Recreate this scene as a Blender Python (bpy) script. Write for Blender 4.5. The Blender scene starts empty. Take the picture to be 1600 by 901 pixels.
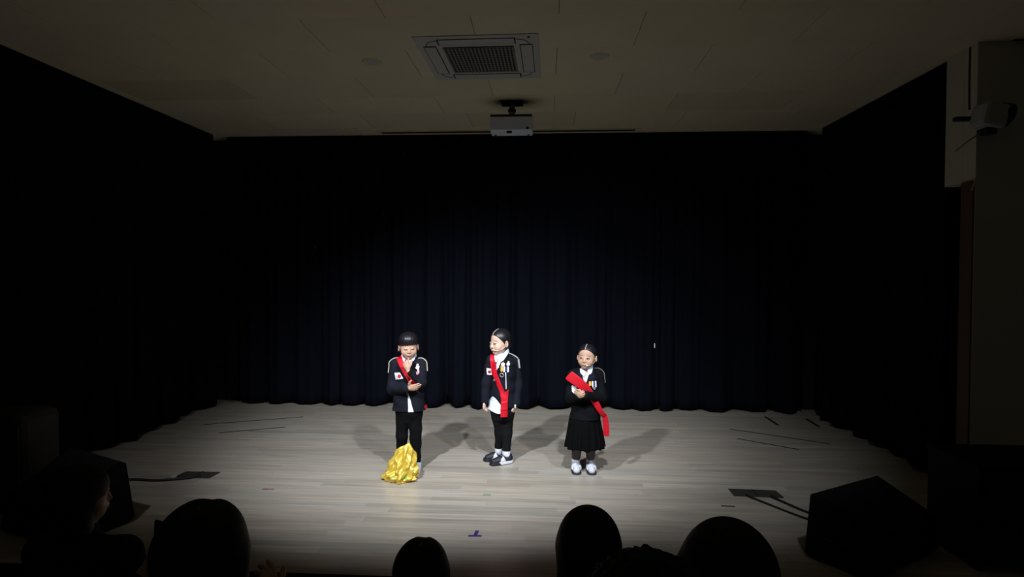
import bpy, bmesh, math, random
import numpy as np
from mathutils import Matrix, Vector

random.seed(7)
SC = bpy.context.scene
COL = SC.collection
PI = math.pi

# ------------------------------------------------------------------ camera, world, lights, exposure
H = 1.68
YAW, PITCH, ROLL = .0584, -.0218, .0036
_f = Vector((-math.sin(YAW) * math.cos(PITCH), math.cos(YAW) * math.cos(PITCH), math.sin(PITCH)))
_r = Vector((math.cos(YAW), math.sin(YAW), 0)); _u = _r.cross(_f)
_r2 = _r * math.cos(ROLL) + _u * math.sin(ROLL); _u2 = -_r * math.sin(ROLL) + _u * math.cos(ROLL)
cam = bpy.data.cameras.new('camera'); cam.sensor_width = 36; cam.lens = 36 * 900 / 1600; cam.clip_start = .05; cam.clip_end = 60
camo = bpy.data.objects.new('camera', cam); COL.objects.link(camo)
camo.matrix_world = Matrix(((_r2.x, _u2.x, -_f.x, 0), (_r2.y, _u2.y, -_f.y, 0), (_r2.z, _u2.z, -_f.z, H), (0, 0, 0, 1)))
SC.camera = camo

w = bpy.data.worlds.new('world'); SC.world = w; w.use_nodes = True
w.node_tree.nodes['Background'].inputs[0].default_value = (1.0, .93, .8, 1)
w.node_tree.nodes['Background'].inputs[1].default_value = .015

SC.view_settings.view_transform = 'Standard'; SC.view_settings.look = 'None'
SC.view_settings.gamma = 1; SC.view_settings.use_curve_mapping = False; SC.view_settings.exposure = 0

def spot(name, loc, aim, watts, deg, blend, col, size=.06):
    l = bpy.data.lights.new(name, 'SPOT'); l.energy = watts; l.spot_size = math.radians(deg); l.spot_blend = blend
    l.color = col; l.shadow_soft_size = size
    o = bpy.data.objects.new(name, l); COL.objects.link(o); o.location = loc
    o.rotation_euler = (Vector(aim) - Vector(loc)).to_track_quat('-Z', 'Y').to_euler()
    return o
spot('stage_lighting', (-1.5, 2.0, 3.3), (-.98, 5.2, .72), 700, 64, 1.0, (.87, .93, 1.0), .08)
spot('stage_lighting', (.35, 2.3, 3.3), (-.45, 5.3, .72), 425, 66, 1.0, (.87, .93, 1.0), .08)
spot('stage_lighting', (1.5, 1.9, 3.3), (.7, 5.5, .85), 290, 66, 1.0, (.88, .93, 1.0), .08)
spot('stage_lighting', (-3.0, 2.1, 3.3), (-2.2, 6.0, .2), 105, 60, 1.0, (.92, .95, 1.0), .08)  # weak fill added to brighten the left floor, no known lamp there

# ------------------------------------------------------------------ materials
MATS = {}
def mat(name, col, rough=.6, metal=0, spec=.5, var=0, scale=20, bump=0, bscale=60, coat=0, sss=0, sheen=0, stretch=None, attr=None, col2=None):
    if name in MATS: return MATS[name]
    m = bpy.data.materials.new(name); m.use_nodes = True
    nt = m.node_tree; N = nt.nodes; b = N['Principled BSDF']
    b.inputs['Roughness'].default_value = rough; b.inputs['Metallic'].default_value = metal
    b.inputs['Specular IOR Level'].default_value = spec
    b.inputs['Coat Weight'].default_value = coat
    b.inputs['Sheen Weight'].default_value = sheen
    if sss:
        b.inputs['Subsurface Weight'].default_value = sss; b.inputs['Subsurface Radius'].default_value = (.01, .004, .002); b.inputs['Subsurface Scale'].default_value = .5
    tc = N.new('ShaderNodeTexCoord'); mp = N.new('ShaderNodeMapping'); nt.links.new(tc.outputs['Object'], mp.inputs[0])
    if stretch: mp.inputs['Scale'].default_value = stretch
    no = N.new('ShaderNodeTexNoise'); no.inputs['Scale'].default_value = scale; no.inputs['Detail'].default_value = 4
    nt.links.new(mp.outputs[0], no.inputs['Vector'])
    mx = N.new('ShaderNodeMix'); mx.data_type = 'RGBA'
    c2 = col2 if col2 else tuple(max(0, c * (1 - var)) for c in col)
    mx.inputs[6].default_value = (*[min(1, c * (1 + var * .5)) for c in col], 1); mx.inputs[7].default_value = (*c2, 1)
    nt.links.new(no.outputs['Fac'], mx.inputs[0])
    out = mx.outputs[2]
    if attr:
        a = N.new('ShaderNodeAttribute'); a.attribute_name = attr
        m2 = N.new('ShaderNodeMix'); m2.data_type = 'RGBA'; m2.blend_type = 'MULTIPLY'; m2.inputs[0].default_value = 1
        nt.links.new(out, m2.inputs[6]); nt.links.new(a.outputs['Color'], m2.inputs[7]); out = m2.outputs[2]
    nt.links.new(out, b.inputs['Base Color'])
    if bump:
        n2 = N.new('ShaderNodeTexNoise'); n2.inputs['Scale'].default_value = bscale; n2.inputs['Detail'].default_value = 3
        nt.links.new(mp.outputs[0], n2.inputs['Vector'])
        bp = N.new('ShaderNodeBump'); bp.inputs['Strength'].default_value = bump; bp.inputs['Distance'].default_value = .01
        nt.links.new(n2.outputs['Fac'], bp.inputs['Height']); nt.links.new(bp.outputs[0], b.inputs['Normal'])
    MATS[name] = m
    return m

M_FLOOR = mat('maple strip floor', (.50, .445, .375), .34, spec=.45, var=.45, scale=6, stretch=(.3, 5.5, 5.5), attr='tone', bump=.05, bscale=30)
M_SUB = mat('dark subfloor', (.16, .12, .09), .8)
M_CEIL = mat('ceiling board', (.64, .575, .43), .85, var=.10, scale=3, attr='tone', bump=.1, bscale=90)
M_CEILJ = mat('ceiling joint', (.05, .045, .04), .9)
M_CURT = mat('navy black velour', (.0046, .0053, .0100), .95, spec=.05, var=.25, scale=14, stretch=(1, 1, .15), sheen=.0)
M_WALL = mat('beige painted wall', (.50, .47, .39), .85, var=.08, scale=4)
M_DARKWALL = mat('dark painted wall', (.004, .004, .005), .9)
M_JAMB = mat('brown wood jamb', (.10, .055, .03), .6, var=.3, scale=8, stretch=(1, 1, .1))
M_BLACK = mat('matt black', (.006, .006, .006), .8, spec=.2, var=.2)
M_BLACKP = mat('black plastic', (.012, .012, .012), .5, spec=.3)
M_GRILLE = mat('speaker grille black', (.008, .008, .009), .75, spec=.25, bump=.4, bscale=300)
M_CABLE = mat('black cable', (.012, .012, .012), .6)
M_STEEL = mat('floor plate steel', (.075, .07, .06), .6, metal=.4, var=.25, scale=25)
M_TAPE = mat('black tape', (.012, .011, .011), .7)
M_TAPER = mat('red tape', (.42, .02, .012), .6)
M_TAPEP = mat('purple tape', (.055, .03, .22), .6)
M_TAPEG = mat('faded green tape', (.24, .30, .22), .7, var=.4, scale=60)
M_WPLASTIC = mat('off white plastic', (.46, .47, .46), .55)
M_PWHITE = mat('projector white', (.68, .74, .86), .5)
M_DGREY = mat('dark grey grille', (.17, .17, .165), .7)
M_GAP = mat('dark gap', (.012, .012, .012), .9)
M_SKIN = mat('skin', (.66, .44, .335), .5, spec=.35, var=.06, scale=30, sss=.12)
M_SKIN2 = mat('tanned skin', (.56, .345, .24), .5, spec=.35, var=.06, scale=30, sss=.12)
M_LIP = mat('lips', (.50, .26, .21), .45)
M_LID = mat('eyelid line', (.035, .02, .016), .6)
M_BROW = mat('eyebrow', (.20, .13, .10), .8)
M_EYE = mat('eye white', (.46, .42, .40), .3)
M_IRIS = mat('dark iris', (.012, .008, .006), .15)
M_HAIR = mat('black hair', (.009, .0085, .011), .40, spec=.5, var=.3, scale=80, stretch=(1, 1, .2), bump=.06, bscale=160)
M_PART = mat('hair parting', (.42, .33, .29), .6)
M_JACKET = mat('navy black suiting', (.0085, .0097, .0160), .85, spec=.15, var=.2, scale=40, bump=.15, bscale=250)
M_JACKETB = mat('black suiting', (.0032, .0034, .0048), .85, spec=.15, var=.2, scale=40, bump=.15, bscale=250)
M_TROUS = mat('black trousers', (.0045, .0045, .0055), .9, spec=.1, var=.2, scale=30)
M_LEGG = mat('black leggings', (.006, .0065, .0075), .85, spec=.15, var=.2, scale=30)
M_SKIRT = mat('black skirt cloth', (.0022, .0022, .0026), .9, spec=.1, var=.2, scale=30)
M_LEGDARK = mat('dark leg layer', (.05, .038, .036), .7)  # dark brown tone laid over the leg skin below the skirt
M_SHIRT = mat('white shirt', (.72, .76, .86), .75, var=.06, scale=25, bump=.1, bscale=60)
M_SASH = mat('red satin sash', (.60, .006, .020), .55, spec=.3, var=.15, scale=14, bump=.12, bscale=40)
M_CORD = mat('beige cord', (.50, .44, .33), .6, var=.3, scale=200)
M_CORDG = mat('grey silver cord', (.42, .42, .42), .5, var=.3, scale=200)
M_CORDD = mat('dull grey cord', (.20, .19, .17), .6, var=.3, scale=200)
M_FLAG = mat('white flag cloth', (.80, .80, .84), .7, var=.04)
M_FRED = mat('flag red', (.60, .015, .045), .7)
M_FRED2 = mat('flag dark red', (.30, .01, .03), .7)
M_GOLDM = mat('medal gold', (.85, .42, .06), .4, metal=.2)
M_RIBW = mat('medal ribbon white', (.78, .80, .88), .6)
M_RIBN = mat('medal ribbon navy', (.03, .04, .14), .6)
M_SILV = mat('silver metal', (.55, .54, .53), .35, metal=.7)
M_PINK = mat('pink ribbon', (.75, .38, .42), .6)
M_ROSEW = mat('white rosette', (.85, .83, .82), .6)
M_MIC = mat('skin tone microphone', (.72, .55, .45), .5)
M_SNEAK = mat('black sneaker', (.013, .013, .02), .6, var=.2)
M_SNEAKW = mat('white sneaker', (.66, .68, .76), .6, var=.06, scale=30)
M_SOLE = mat('white sole', (.72, .73, .78), .55)
M_SOLEB = mat('black sole', (.02, .02, .02), .7)
M_SOCK = mat('white sock', (.74, .75, .82), .85, bump=.2, bscale=200)
M_BUTTON = mat('button', (.35, .33, .3), .3, metal=.6)
M_GOLD = mat('gold satin', (.84, .60, .085), .36, metal=.35, spec=.6, var=.1, scale=8, bump=.12, bscale=22)
M_GREENM = mat('green print', (.18, .42, .05), .5)
M_AUD = mat('audience dark clothes', (.012, .012, .014), .9, spec=.1)
M_AUDH = mat('audience hair', (.006, .0055, .005), .6, spec=.25, bump=.3, bscale=200)
M_AUDHB = mat('audience brown hair', (.012, .008, .007), .7, spec=.2, bump=.4, bscale=150)
M_BROWN = mat('dim brown wood', (.03, .024, .018), .7, var=.35, scale=6)
M_TIER = mat('seating tier carpet', (.02, .018, .017), .95)

# ------------------------------------------------------------------ object helpers
def link(o, parent=None):
    COL.objects.link(o)
    if parent is not None: o.parent = parent
    return o
def tag(o, label=None, cat=None, group=None, kind=None):
    if label: o['label'] = label
    if cat: o['category'] = cat
    if group: o['group'] = group
    if kind: o['kind'] = kind
    return o
def empty(name, loc, label, cat, group=None, rz=0):
    o = bpy.data.objects.new(name, None); o.empty_display_size = .1
    o.location = loc; o.rotation_euler = (0, 0, rz); link(o); bpy.context.view_layer.update()
    return tag(o, label, cat, group)
def meshobj(name, verts, faces, m, parent=None, smooth=False):
    me = bpy.data.meshes.new(name)
    me.from_pydata(verts, [], faces); me.materials.append(m)
    if smooth: me.polygons.foreach_set('use_smooth', [True] * len(me.polygons))
    me.update()
    return link(bpy.data.objects.new(name, me), parent)
def bmobj(name, bm, m, parent=None, smooth=False):
    me = bpy.data.meshes.new(name); bmesh.ops.recalc_face_normals(bm, faces=bm.faces); bm.to_mesh(me); bm.free()
    me.materials.append(m)
    if smooth: me.polygons.foreach_set('use_smooth', [True] * len(me.polygons))
    return link(bpy.data.objects.new(name, me), parent)
def add_box(bm, lo, hi, bev=0):
    r = bmesh.ops.create_cube(bm, size=1)
    for v in r['verts']:
        v.co = Vector([lo[i] + (v.co[i] + .5) * (hi[i] - lo[i]) for i in range(3)])
    if bev:
        es = {e for v in r['verts'] for e in v.link_edges}
        bmesh.ops.bevel(bm, geom=list(es), offset=bev, segments=2, affect='EDGES', profile=.5)
def box(name, lo, hi, m, parent=None, bev=0):
    bm = bmesh.new(); add_box(bm, lo, hi, bev)
    return bmobj(name, bm, m, parent)
def add_cyl(bm, a, b, r1, r2=None, seg=16):
    a, b = Vector(a), Vector(b); r2 = r1 if r2 is None else r2
    d = b - a
    rot = d.to_track_quat('Z', 'Y').to_matrix().to_4x4(); rot.translation = (a + b) / 2
    bmesh.ops.create_cone(bm, cap_ends=True, segments=seg, radius1=r1, radius2=r2, depth=d.length, matrix=rot)
def cyl(name, a, b, r1, m, parent=None, r2=None, seg=16):
    bm = bmesh.new(); add_cyl(bm, a, b, r1, r2, seg); return bmobj(name, bm, m, parent)
def tube(name, pts, r, m, parent=None, seg=8, sub=6):
    """swept round tube through Catmull-Rom points"""
    P = [Vector(p) for p in pts]; Q = []
    for i in range(len(P) - 1):
        p0, p1, p2, p3 = P[max(i - 1, 0)], P[i], P[i + 1], P[min(i + 2, len(P) - 1)]
        for k in range(sub):
            t = k / sub
            Q.append(.5 * ((2 * p1) + (p2 - p0) * t + (2 * p0 - 5 * p1 + 4 * p2 - p3) * t * t + (3 * p1 - p0 - 3 * p2 + p3) * t ** 3))
    Q.append(P[-1])
    V, Fc = [], []
    nrm = None
    for i, q in enumerate(Q):
        d = (Q[min(i + 1, len(Q) - 1)] - Q[max(i - 1, 0)]).normalized()
        if nrm is None: nrm = d.orthogonal().normalized()
        nrm = (nrm - d * nrm.dot(d)).normalized(); bn = d.cross(nrm)
        for k in range(seg):
            a = 2 * PI * k / seg; V.append(tuple(q + (nrm * math.cos(a) + bn * math.sin(a)) * r))
    for i in range(len(Q) - 1):
        for k in range(seg):
            k2 = (k + 1) % seg; Fc.append((i * seg + k, i * seg + k2, (i + 1) * seg + k2, (i + 1) * seg + k))
    Fc.append(tuple(range(seg))[::-1]); Fc.append(tuple(range((len(Q) - 1) * seg, len(Q) * seg)))
    return meshobj(name, V, Fc, m, parent, True)

# ------------------------------------------------------------------ implicit-surface modelling
def A(p): return np.array(p, dtype=np.float32)
def rotz(t): c, s = math.cos(t), math.sin(t); return np.array([[c, -s, 0], [s, c, 0], [0, 0, 1]], np.float32)
def rotx(t): c, s = math.cos(t), math.sin(t); return np.array([[1, 0, 0], [0, c, -s], [0, s, c]], np.float32)
def roty(t): c, s = math.cos(t), math.sin(t); return np.array([[c, 0, s], [0, 1, 0], [-s, 0, c]], np.float32)
I3 = np.eye(3, dtype=np.float32)
PAD = .045
class Field:
    def __init__(s): s.ops = []
    def _add(s, fn, lo, hi, k, mode): s.ops.append((fn, A(lo), A(hi), k, mode)); return s
    def cap(s, a, b, ra, rb=None, k=.02, mode='u', grow=0):
        a, b = A(a), A(b); rb = ra if rb is None else rb; ra += grow; rb += grow
        ba = b - a; L2 = float(ba @ ba) + 1e-12; R = max(ra, rb)
        def fn(x, y, z):
            px, py, pz = x - a[0], y - a[1], z - a[2]
            t = np.clip((px * ba[0] + py * ba[1] + pz * ba[2]) / L2, 0, 1)
            return np.sqrt((px - t * ba[0]) ** 2 + (py - t * ba[1]) ** 2 + (pz - t * ba[2]) ** 2) - (ra + (rb - ra) * t)
        return s._add(fn, np.minimum(a, b) - R, np.maximum(a, b) + R, k, mode)
    def chain(s, pts, rs, k=.012, mode='u', grow=0):
        for i in range(len(pts) - 1): s.cap(pts[i], pts[i + 1], rs[i], rs[i + 1], k if i else k, mode, grow)
        return s
    def ell(s, c, r, R=I3, k=.02, mode='u', grow=0):
        c, r = A(c), A(r) + grow; R = A(R); M = float(r.max())
        def fn(x, y, z):
            px, py, pz = x - c[0], y - c[1], z - c[2]
            q = [(R[0, i] * px + R[1, i] * py + R[2, i] * pz) / r[i] for i in range(3)]
            k0 = np.sqrt(q[0] ** 2 + q[1] ** 2 + q[2] ** 2); k1 = np.sqrt(sum((q[i] / r[i]) ** 2 for i in range(3))) + 1e-9
            return k0 * (k0 - 1) / k1
        return s._add(fn, c - M, c + M, k, mode)
    def box(s, c, h, rnd=.004, R=I3, k=.01, mode='u'):
        c, h = A(c), A(h); R = A(R); M = float(np.linalg.norm(h))
        def fn(x, y, z):
            px, py, pz = x - c[0], y - c[1], z - c[2]
            q = [np.abs(R[0, i] * px + R[1, i] * py + R[2, i] * pz) - h[i] + rnd for i in range(3)]
            return np.sqrt(sum(np.maximum(v, 0) ** 2 for v in q)) + np.minimum(np.maximum(np.maximum(q[0], q[1]), q[2]), 0) - rnd
        return s._add(fn, c - M, c + M, k, mode)
    def trunk(s, knots, yaw=0, k=.03, mode='u', grow=0, e=2.4):
        """elliptical cross-sections stacked in z: (z, cx, cy, rx, ry)"""
        K = np.array(sorted(knots), np.float32); c, sn = math.cos(yaw), math.sin(yaw)
        z0, z1 = float(K[0, 0]), float(K[-1, 0]); R = float(max(K[:, 3].max(), K[:, 4].max()) + grow + np.abs(K[:, 1:3]).max())
        def fn(x, y, z):
            zz = np.clip(z, z0, z1)
            cx, cy, rx, ry = [np.interp(zz, K[:, 0], K[:, i]).astype(np.float32) for i in (1, 2, 3, 4)]
            rx = rx + grow; ry = ry + grow
            u, v = x - cx, y - cy
            lx, ly = (u * c + v * sn) / rx, (-u * sn + v * c) / ry
            q = (np.abs(lx) ** e + np.abs(ly) ** e) ** (1 / e)
            d = (q - 1) * np.minimum(rx, ry)
            return np.maximum(np.maximum(d, z0 - z), z - z1)
        return s._add(fn, (-R, -R, z0), (R, R, z1), k, mode)
    def fn(s, f, lo, hi, mode='s', k=.0):
        return s._add(f, lo, hi, k, mode)
    def half(s, n, c, mode='s'):
        """remove everything with n.p > c"""
        n = A(n)
        def f(x, y, z): return c - (n[0] * x + n[1] * y + n[2] * z)
        return s._add(f, (-9,) * 3, (9,) * 3, 0, mode)
    def extend(s, o): s.ops += o.ops; return s
    def bounds(s):
        lo = np.min([o[1] for o in s.ops if o[4] == 'u'], axis=0); hi = np.max([o[2] for o in s.ops if o[4] == 'u'], axis=0)
        return lo, hi
    def eval(s, ax):
        X, Y, Z = ax
        D = np.full((len(X), len(Y), len(Z)), .25, np.float32)
        for fn, lo, hi, k, mode in s.ops:
            m = PAD + k
            sl = []
            for a, l, h in zip(ax, lo - m, hi + m):
                i0, i1 = np.searchsorted(a, l), np.searchsorted(a, h); sl.append(slice(i0, i1))
            if any(q.start >= q.stop for q in sl): continue
            sl = tuple(sl)
            d = fn(X[sl[0]][:, None, None], Y[sl[1]][None, :, None], Z[sl[2]][None, None, :]).astype(np.float32)
            c = D[sl]
            if mode == 'u':
                if k > 0:
                    hh = np.maximum(k - np.abs(c - d), 0) / k; D[sl] = np.minimum(c, d) - hh * hh * k * .25
                else: D[sl] = np.minimum(c, d)
            elif mode == 's':
                if k > 0:
                    hh = np.maximum(k - np.abs(c + d), 0) / k; D[sl] = np.maximum(c, -d) + hh * hh * k * .25
                else: D[sl] = np.maximum(c, -d)
            elif mode == 'i': D[sl] = np.maximum(c, d)
            elif mode == 'd': D[sl] = c + d
        return D
def axes(lo, hi, h): return [np.arange(lo[i], hi[i] + h, h, dtype=np.float32) for i in range(3)]

def nets(D, ax):
    """naive surface nets"""
    S = D < 0
    nx, ny, nz = D.shape
    corners = [(i, j, k) for i in (0, 1) for j in (0, 1) for k in (0, 1)]
    cnt = np.zeros((nx - 1, ny - 1, nz - 1), np.int8)
    for i, j, k in corners: cnt += S[i:nx - 1 + i, j:ny - 1 + j, k:nz - 1 + k]
    act = np.argwhere((cnt > 0) & (cnt < 8))
    if len(act) == 0: return None
    idx = np.full(cnt.shape, -1, np.int32); idx[act[:, 0], act[:, 1], act[:, 2]] = np.arange(len(act))
    pos = np.zeros((len(act), 3), np.float32); n = np.zeros(len(act), np.float32)
    for c0 in corners:
        for a in range(3):
            if c0[a]: continue
            c1 = list(c0); c1[a] = 1
            d0 = D[act[:, 0] + c0[0], act[:, 1] + c0[1], act[:, 2] + c0[2]]; d1 = D[act[:, 0] + c1[0], act[:, 1] + c1[1], act[:, 2] + c1[2]]
            mk = (d0 < 0) != (d1 < 0)
            t = np.where(mk, d0 / np.where(mk, d0 - d1, 1), 0)
            q = np.tile(A(c0), (len(act), 1)); q[:, a] += t
            pos += q * mk[:, None]; n += mk
    pos /= n[:, None]
    h = ax[0][1] - ax[0][0]
    V = np.stack([ax[i][0] + (act[:, i] + pos[:, i]) * h for i in range(3)], 1)
    faces = []
    for a in range(3):
        b, c = (a + 1) % 3, (a + 2) % 3
        s0 = np.take(S, range(0, S.shape[a] - 1), axis=a); s1 = np.take(S, range(1, S.shape[a]), axis=a)
        e = np.argwhere(s0 != s1)
        e = e[(e[:, b] > 0) & (e[:, c] > 0) & (e[:, b] < D.shape[b] - 1) & (e[:, c] < D.shape[c] - 1)]
        flip = ~s0[e[:, 0], e[:, 1], e[:, 2]]
        def at(db, dc):
            q = e.copy(); q[:, b] += db; q[:, c] += dc; return idx[q[:, 0], q[:, 1], q[:, 2]]
        Q = np.stack([at(-1, -1), at(0, -1), at(0, 0), at(-1, 0)], 1)
        Q[flip] = Q[flip][:, ::-1]
        faces.append(Q[(Q >= 0).all(1)])
    return V, np.concatenate(faces)

def mesh_from(name, VF, m, parent=None, smooth=True):
    V, F = VF
    me = bpy.data.meshes.new(name)
    me.vertices.add(len(V)); me.vertices.foreach_set('co', np.ascontiguousarray(V, np.float32).ravel())
    me.loops.add(len(F) * 4); me.loops.foreach_set('vertex_index', np.ascontiguousarray(F, np.int32).ravel())
    me.polygons.add(len(F)); me.polygons.foreach_set('loop_start', np.arange(0, len(F) * 4, 4, dtype=np.int32))
    me.polygons.foreach_set('use_smooth', np.ones(len(F), bool))
    me.update(calc_edges=True); me.validate(); me.materials.append(m)
    return link(bpy.data.objects.new(name, me), parent)
def solid(name, F, h, m, parent=None, lo=None, hi=None):
    l, g = F.bounds(); l = l - 2.5 * h if lo is None else A(lo); g = g + 2.5 * h if hi is None else A(hi)
    ax = axes(l, g, h)
    r = nets(F.eval(ax), ax)
    return mesh_from(name, r, m, parent)
def patch(name, F, off, reg, lo, hi, h, m, parent=None, inner=None, frame=None):
    """a shell that lies on the surface of F: thickness off above it, inside the region reg(x,y,z) < 0"""
    ax = axes(lo, hi, h)
    D = F.eval(ax)
    inner = inner if inner is not None else max(.006, 1.5 * h)
    X, Y, Z = ax[0][:, None, None], ax[1][None, :, None], ax[2][None, None, :]
    if frame is not None:
        R, c = frame; px, py, pz = X - c[0], Y - c[1], Z - c[2]
        X, Y, Z = [R[0, i] * px + R[1, i] * py + R[2, i] * pz for i in range(3)]
    D = np.maximum(np.maximum(D - off, -(D + inner)), reg(X, Y, Z))
    D[0], D[-1], D[:, 0], D[:, -1], D[:, :, 0], D[:, :, -1] = [np.maximum(q, h) for q in (D[0], D[-1], D[:, 0], D[:, -1], D[:, :, 0], D[:, :, -1])]
    r = nets(D, ax)
    return mesh_from(name, r, m, parent) if r is not None else None
def poly2(pts):
    """signed distance to a polygon in (u,v)"""
    P = np.array(pts, np.float32)
    def f(u, v):
        d = None; s = np.ones(np.broadcast(u, v).shape, np.float32)
        for i in range(len(P)):
            a, b = P[i], P[i - 1]
            e = b - a; wx, wy = u - a[0], v - a[1]
            t = np.clip((wx * e[0] + wy * e[1]) / (e @ e), 0, 1)
            q = (wx - e[0] * t) ** 2 + (wy - e[1] * t) ** 2
            d = q if d is None else np.minimum(d, q)
            c1 = v >= a[1]; c2 = v < b[1]; c3 = e[0] * wy > e[1] * wx
            fl = (c1 & c2 & c3) | (~c1 & ~c2 & ~c3)
            s = np.where(fl, -s, s)
        return s * np.sqrt(d)
    return f
def front(pts, y1=.02, y0=-9):
    p = poly2(pts)
    return lambda x, y, z: np.maximum(np.maximum(p(x, z) + 0 * y, y - y1), y0 - y)
def pbox(pts, pad=.012): P = np.array(pts); return P.min(0) - pad, P.max(0) + pad

def unit(v): v = A(v); return v / np.linalg.norm(v)
def hand(F, wr, d, t, curl, s=1.0, thumb=(.75, .75, .1), tcurl=.5, spread=.06):
    """five-fingered hand. d: finger direction, t: thumb side, palm normal = d x t reversed to close towards n"""
    d = unit(d); t = A(t); t = unit(t - d * (t @ d)); n = None
    return d, t
def add_hand(F, wr, d, t, n, curl, s=1.0, tdir=(.7, .7, .15), tcurl=.4, spread=.08):
    wr, d = A(wr), unit(d); t = A(t); t = unit(t - d * float(t @ d)); n = A(n); n = n - d * float(n @ d) - t * float(n @ t); n = unit(n)
    R = np.stack([d, t, n], 1)
    F.ell(wr + d * .036 * s, (.036 * s, .029 * s, .0125 * s), R, k=.012)
    F.cap(wr - d * .01, wr + d * .02 * s, .0165 * s, .017 * s, k=.012)
    Ls = (.050, .055, .051, .041)
    for i in range(4):
        o = .0205 - i * .0138
        a = (1.5 - i) * spread
        dd = unit(d * math.cos(a) + t * math.sin(a))
        p = wr + (d * (.060 - .006 * abs(i - 1.2)) + t * o) * s
        L = Ls[i] * s; rad = (.0068, .0069, .0066, .0059)[i] * s
        ang = 0; pts = [p - dd * .016 * s, p]
        c = curl[i] if hasattr(curl, '__len__') else curl
        for q, fr in enumerate((.42, .32, .26)):
            ang += c * (.8, 1.0, .7)[q]
            pts.append(pts[-1] + (dd * math.cos(ang) + n * math.sin(ang)) * L * fr)
        F.chain(pts, [rad * 1.05, rad * 1.08, rad * 1.0, rad * .92, rad * .8], k=.004)
    td = unit(d * tdir[0] + t * tdir[1] + n * tdir[2])
    p0 = wr + (d * .014 + t * .016) * s; p1 = p0 + td * .028 * s
    t2 = unit(td * math.cos(tcurl) + d * math.sin(tcurl)); p2 = p1 + t2 * .022 * s; p3 = p2 + unit(t2 + d * .25) * .017 * s
    F.chain([p0, p1, p2, p3], [.0115 * s, .0092 * s, .0078 * s, .0066 * s], k=.008)

class Head:
    def __init__(s, c, yaw, tilt, roll=0, sc=1.0):
        s.c = A(c); s.R = (rotz(yaw) @ rotx(tilt) @ roty(roll)).astype(np.float32); s.s = sc
    def P(s, x, y, z): return s.c + s.R @ (A((x, y, z)) * s.s)
    def fields(s, F):
        q = s.s; E = lambda c, r, k=.02, R=I3, mode='u': F.ell(s.P(*c), A(r) * q, s.R @ R, k, mode)
        E((0, .012, .030), (.0745, .086, .076), 0)
        E((0, -.018, -.026), (.0655, .062, .064), .03)
        E((0, -.036, -.064), (.042, .036, .032), .03)
        E((0, -.052, -.082), (.019, .018, .015), .02)
        for sx in (-1, 1):
            E((sx * .036, -.050, -.036), (.028, .025, .027), .022)
            E((sx * .030, -.096, .002), (.014, .014, .009), .014, mode='s')
            E((sx * .029, -.0765, .000), (.0135, .008, .007), .008)
            E((sx * .081, .010, -.014), (.010, .020, .029), .008, R=rotz(sx * .45) @ rotx(-.15))
            E((sx * .0915, .004, -.010), (.006, .011, .016), .006, R=rotz(sx * .45), mode='s')
            E((sx * .0095, -.083, -.031), (.0065, .007, .0055), .008)
        F.chain([s.P(0, -.075, .004), s.P(0, -.083, -.016), s.P(0, -.0895, -.030)], [.0055 * q, .0065 * q, .0085 * q], k=.012)
        E((0, -.0795, -.055), (.018, .0075, .005), .010)
        E((0, -.0775, -.062), (.014, .008, .005), .008)
    def face(s, F, body, skinparts, eyes='open', gaze=0.0, brow=True, lipw=.017, lipc=None):
        fr = (s.R, s.c); q = s.s
        def pt(name, off, fn2, cu, cv, ru, rv, m, par):
            c = s.P(cu, -.085, cv); rr = (max(ru, rv) + .012) * q + .012
            reg = lambda x, y, z: np.maximum(fn2(x / q, z / q) * q + 0 * y, y + .03 * q)
            return patch(name, F, off, reg, c - rr, c + rr, .0012, m, par, inner=.004, frame=fr)
        for sx in (-1, 1):
            ex, ez = sx * .030, .000
            if eyes == 'open':
                ey = pt('eye', .0012, lambda u, v: np.sqrt(((u - ex) / .0125) ** 2 + ((v - ez + .12 * sx * 0) / .0037) ** 2) * .0038 - .0038, ex, ez, .013, .006, M_EYE, body)
                if ey: pt('iris', .0024, lambda u, v: np.maximum(np.sqrt((u - ex - gaze) ** 2 + (v - ez) ** 2) - .0055, np.abs(v - ez + .0004) - .0036), ex + gaze, ez, .008, .008, M_IRIS, ey)
                lidz, lw, cv = ez + .0038, .0135, .0026
            else:
                lidz, lw, cv = ez - .004, .0145, -.003
            pt('eyelid_line', .0020, lambda u, v: np.maximum(np.abs(v - (lidz - cv * ((u - ex) / .0145) ** 2)) - .0013, np.abs(u - ex) - lw), ex, lidz, .016, .008, M_LID, body)
            if brow:
                pt('eyebrow', .0016, lambda u, v: np.maximum(np.abs(v - (.0215 - 14 * (np.abs(u) - .028) ** 2)) - .0024, np.abs(np.abs(u) - .031) - .016) + np.where(u * sx > 0, 0, 1), ex, .02, .018, .008, M_BROW, body)
        pt('lips', .0014, lambda u, v: np.sqrt((u / lipw) ** 2 + ((v + .0580) / .0058) ** 2) * .0058 - .0058, 0, -.0580, .02, .01, lipc or M_LIP, body)
    def hair_shell(s, grow):
        F = Field(); q = s.s
        F.ell(s.P(0, .012, .030), (A((.0745, .086, .076)) + grow) * q, s.R, 0)
        return F
    def plane(s, F, n, c):
        """remove n.p > c in head coordinates"""
        R, cc, q, n = s.R, s.c, s.s, unit(n); wn = R @ n; off = float(wn @ cc) + c * q
        F.half(wn, off)

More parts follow.
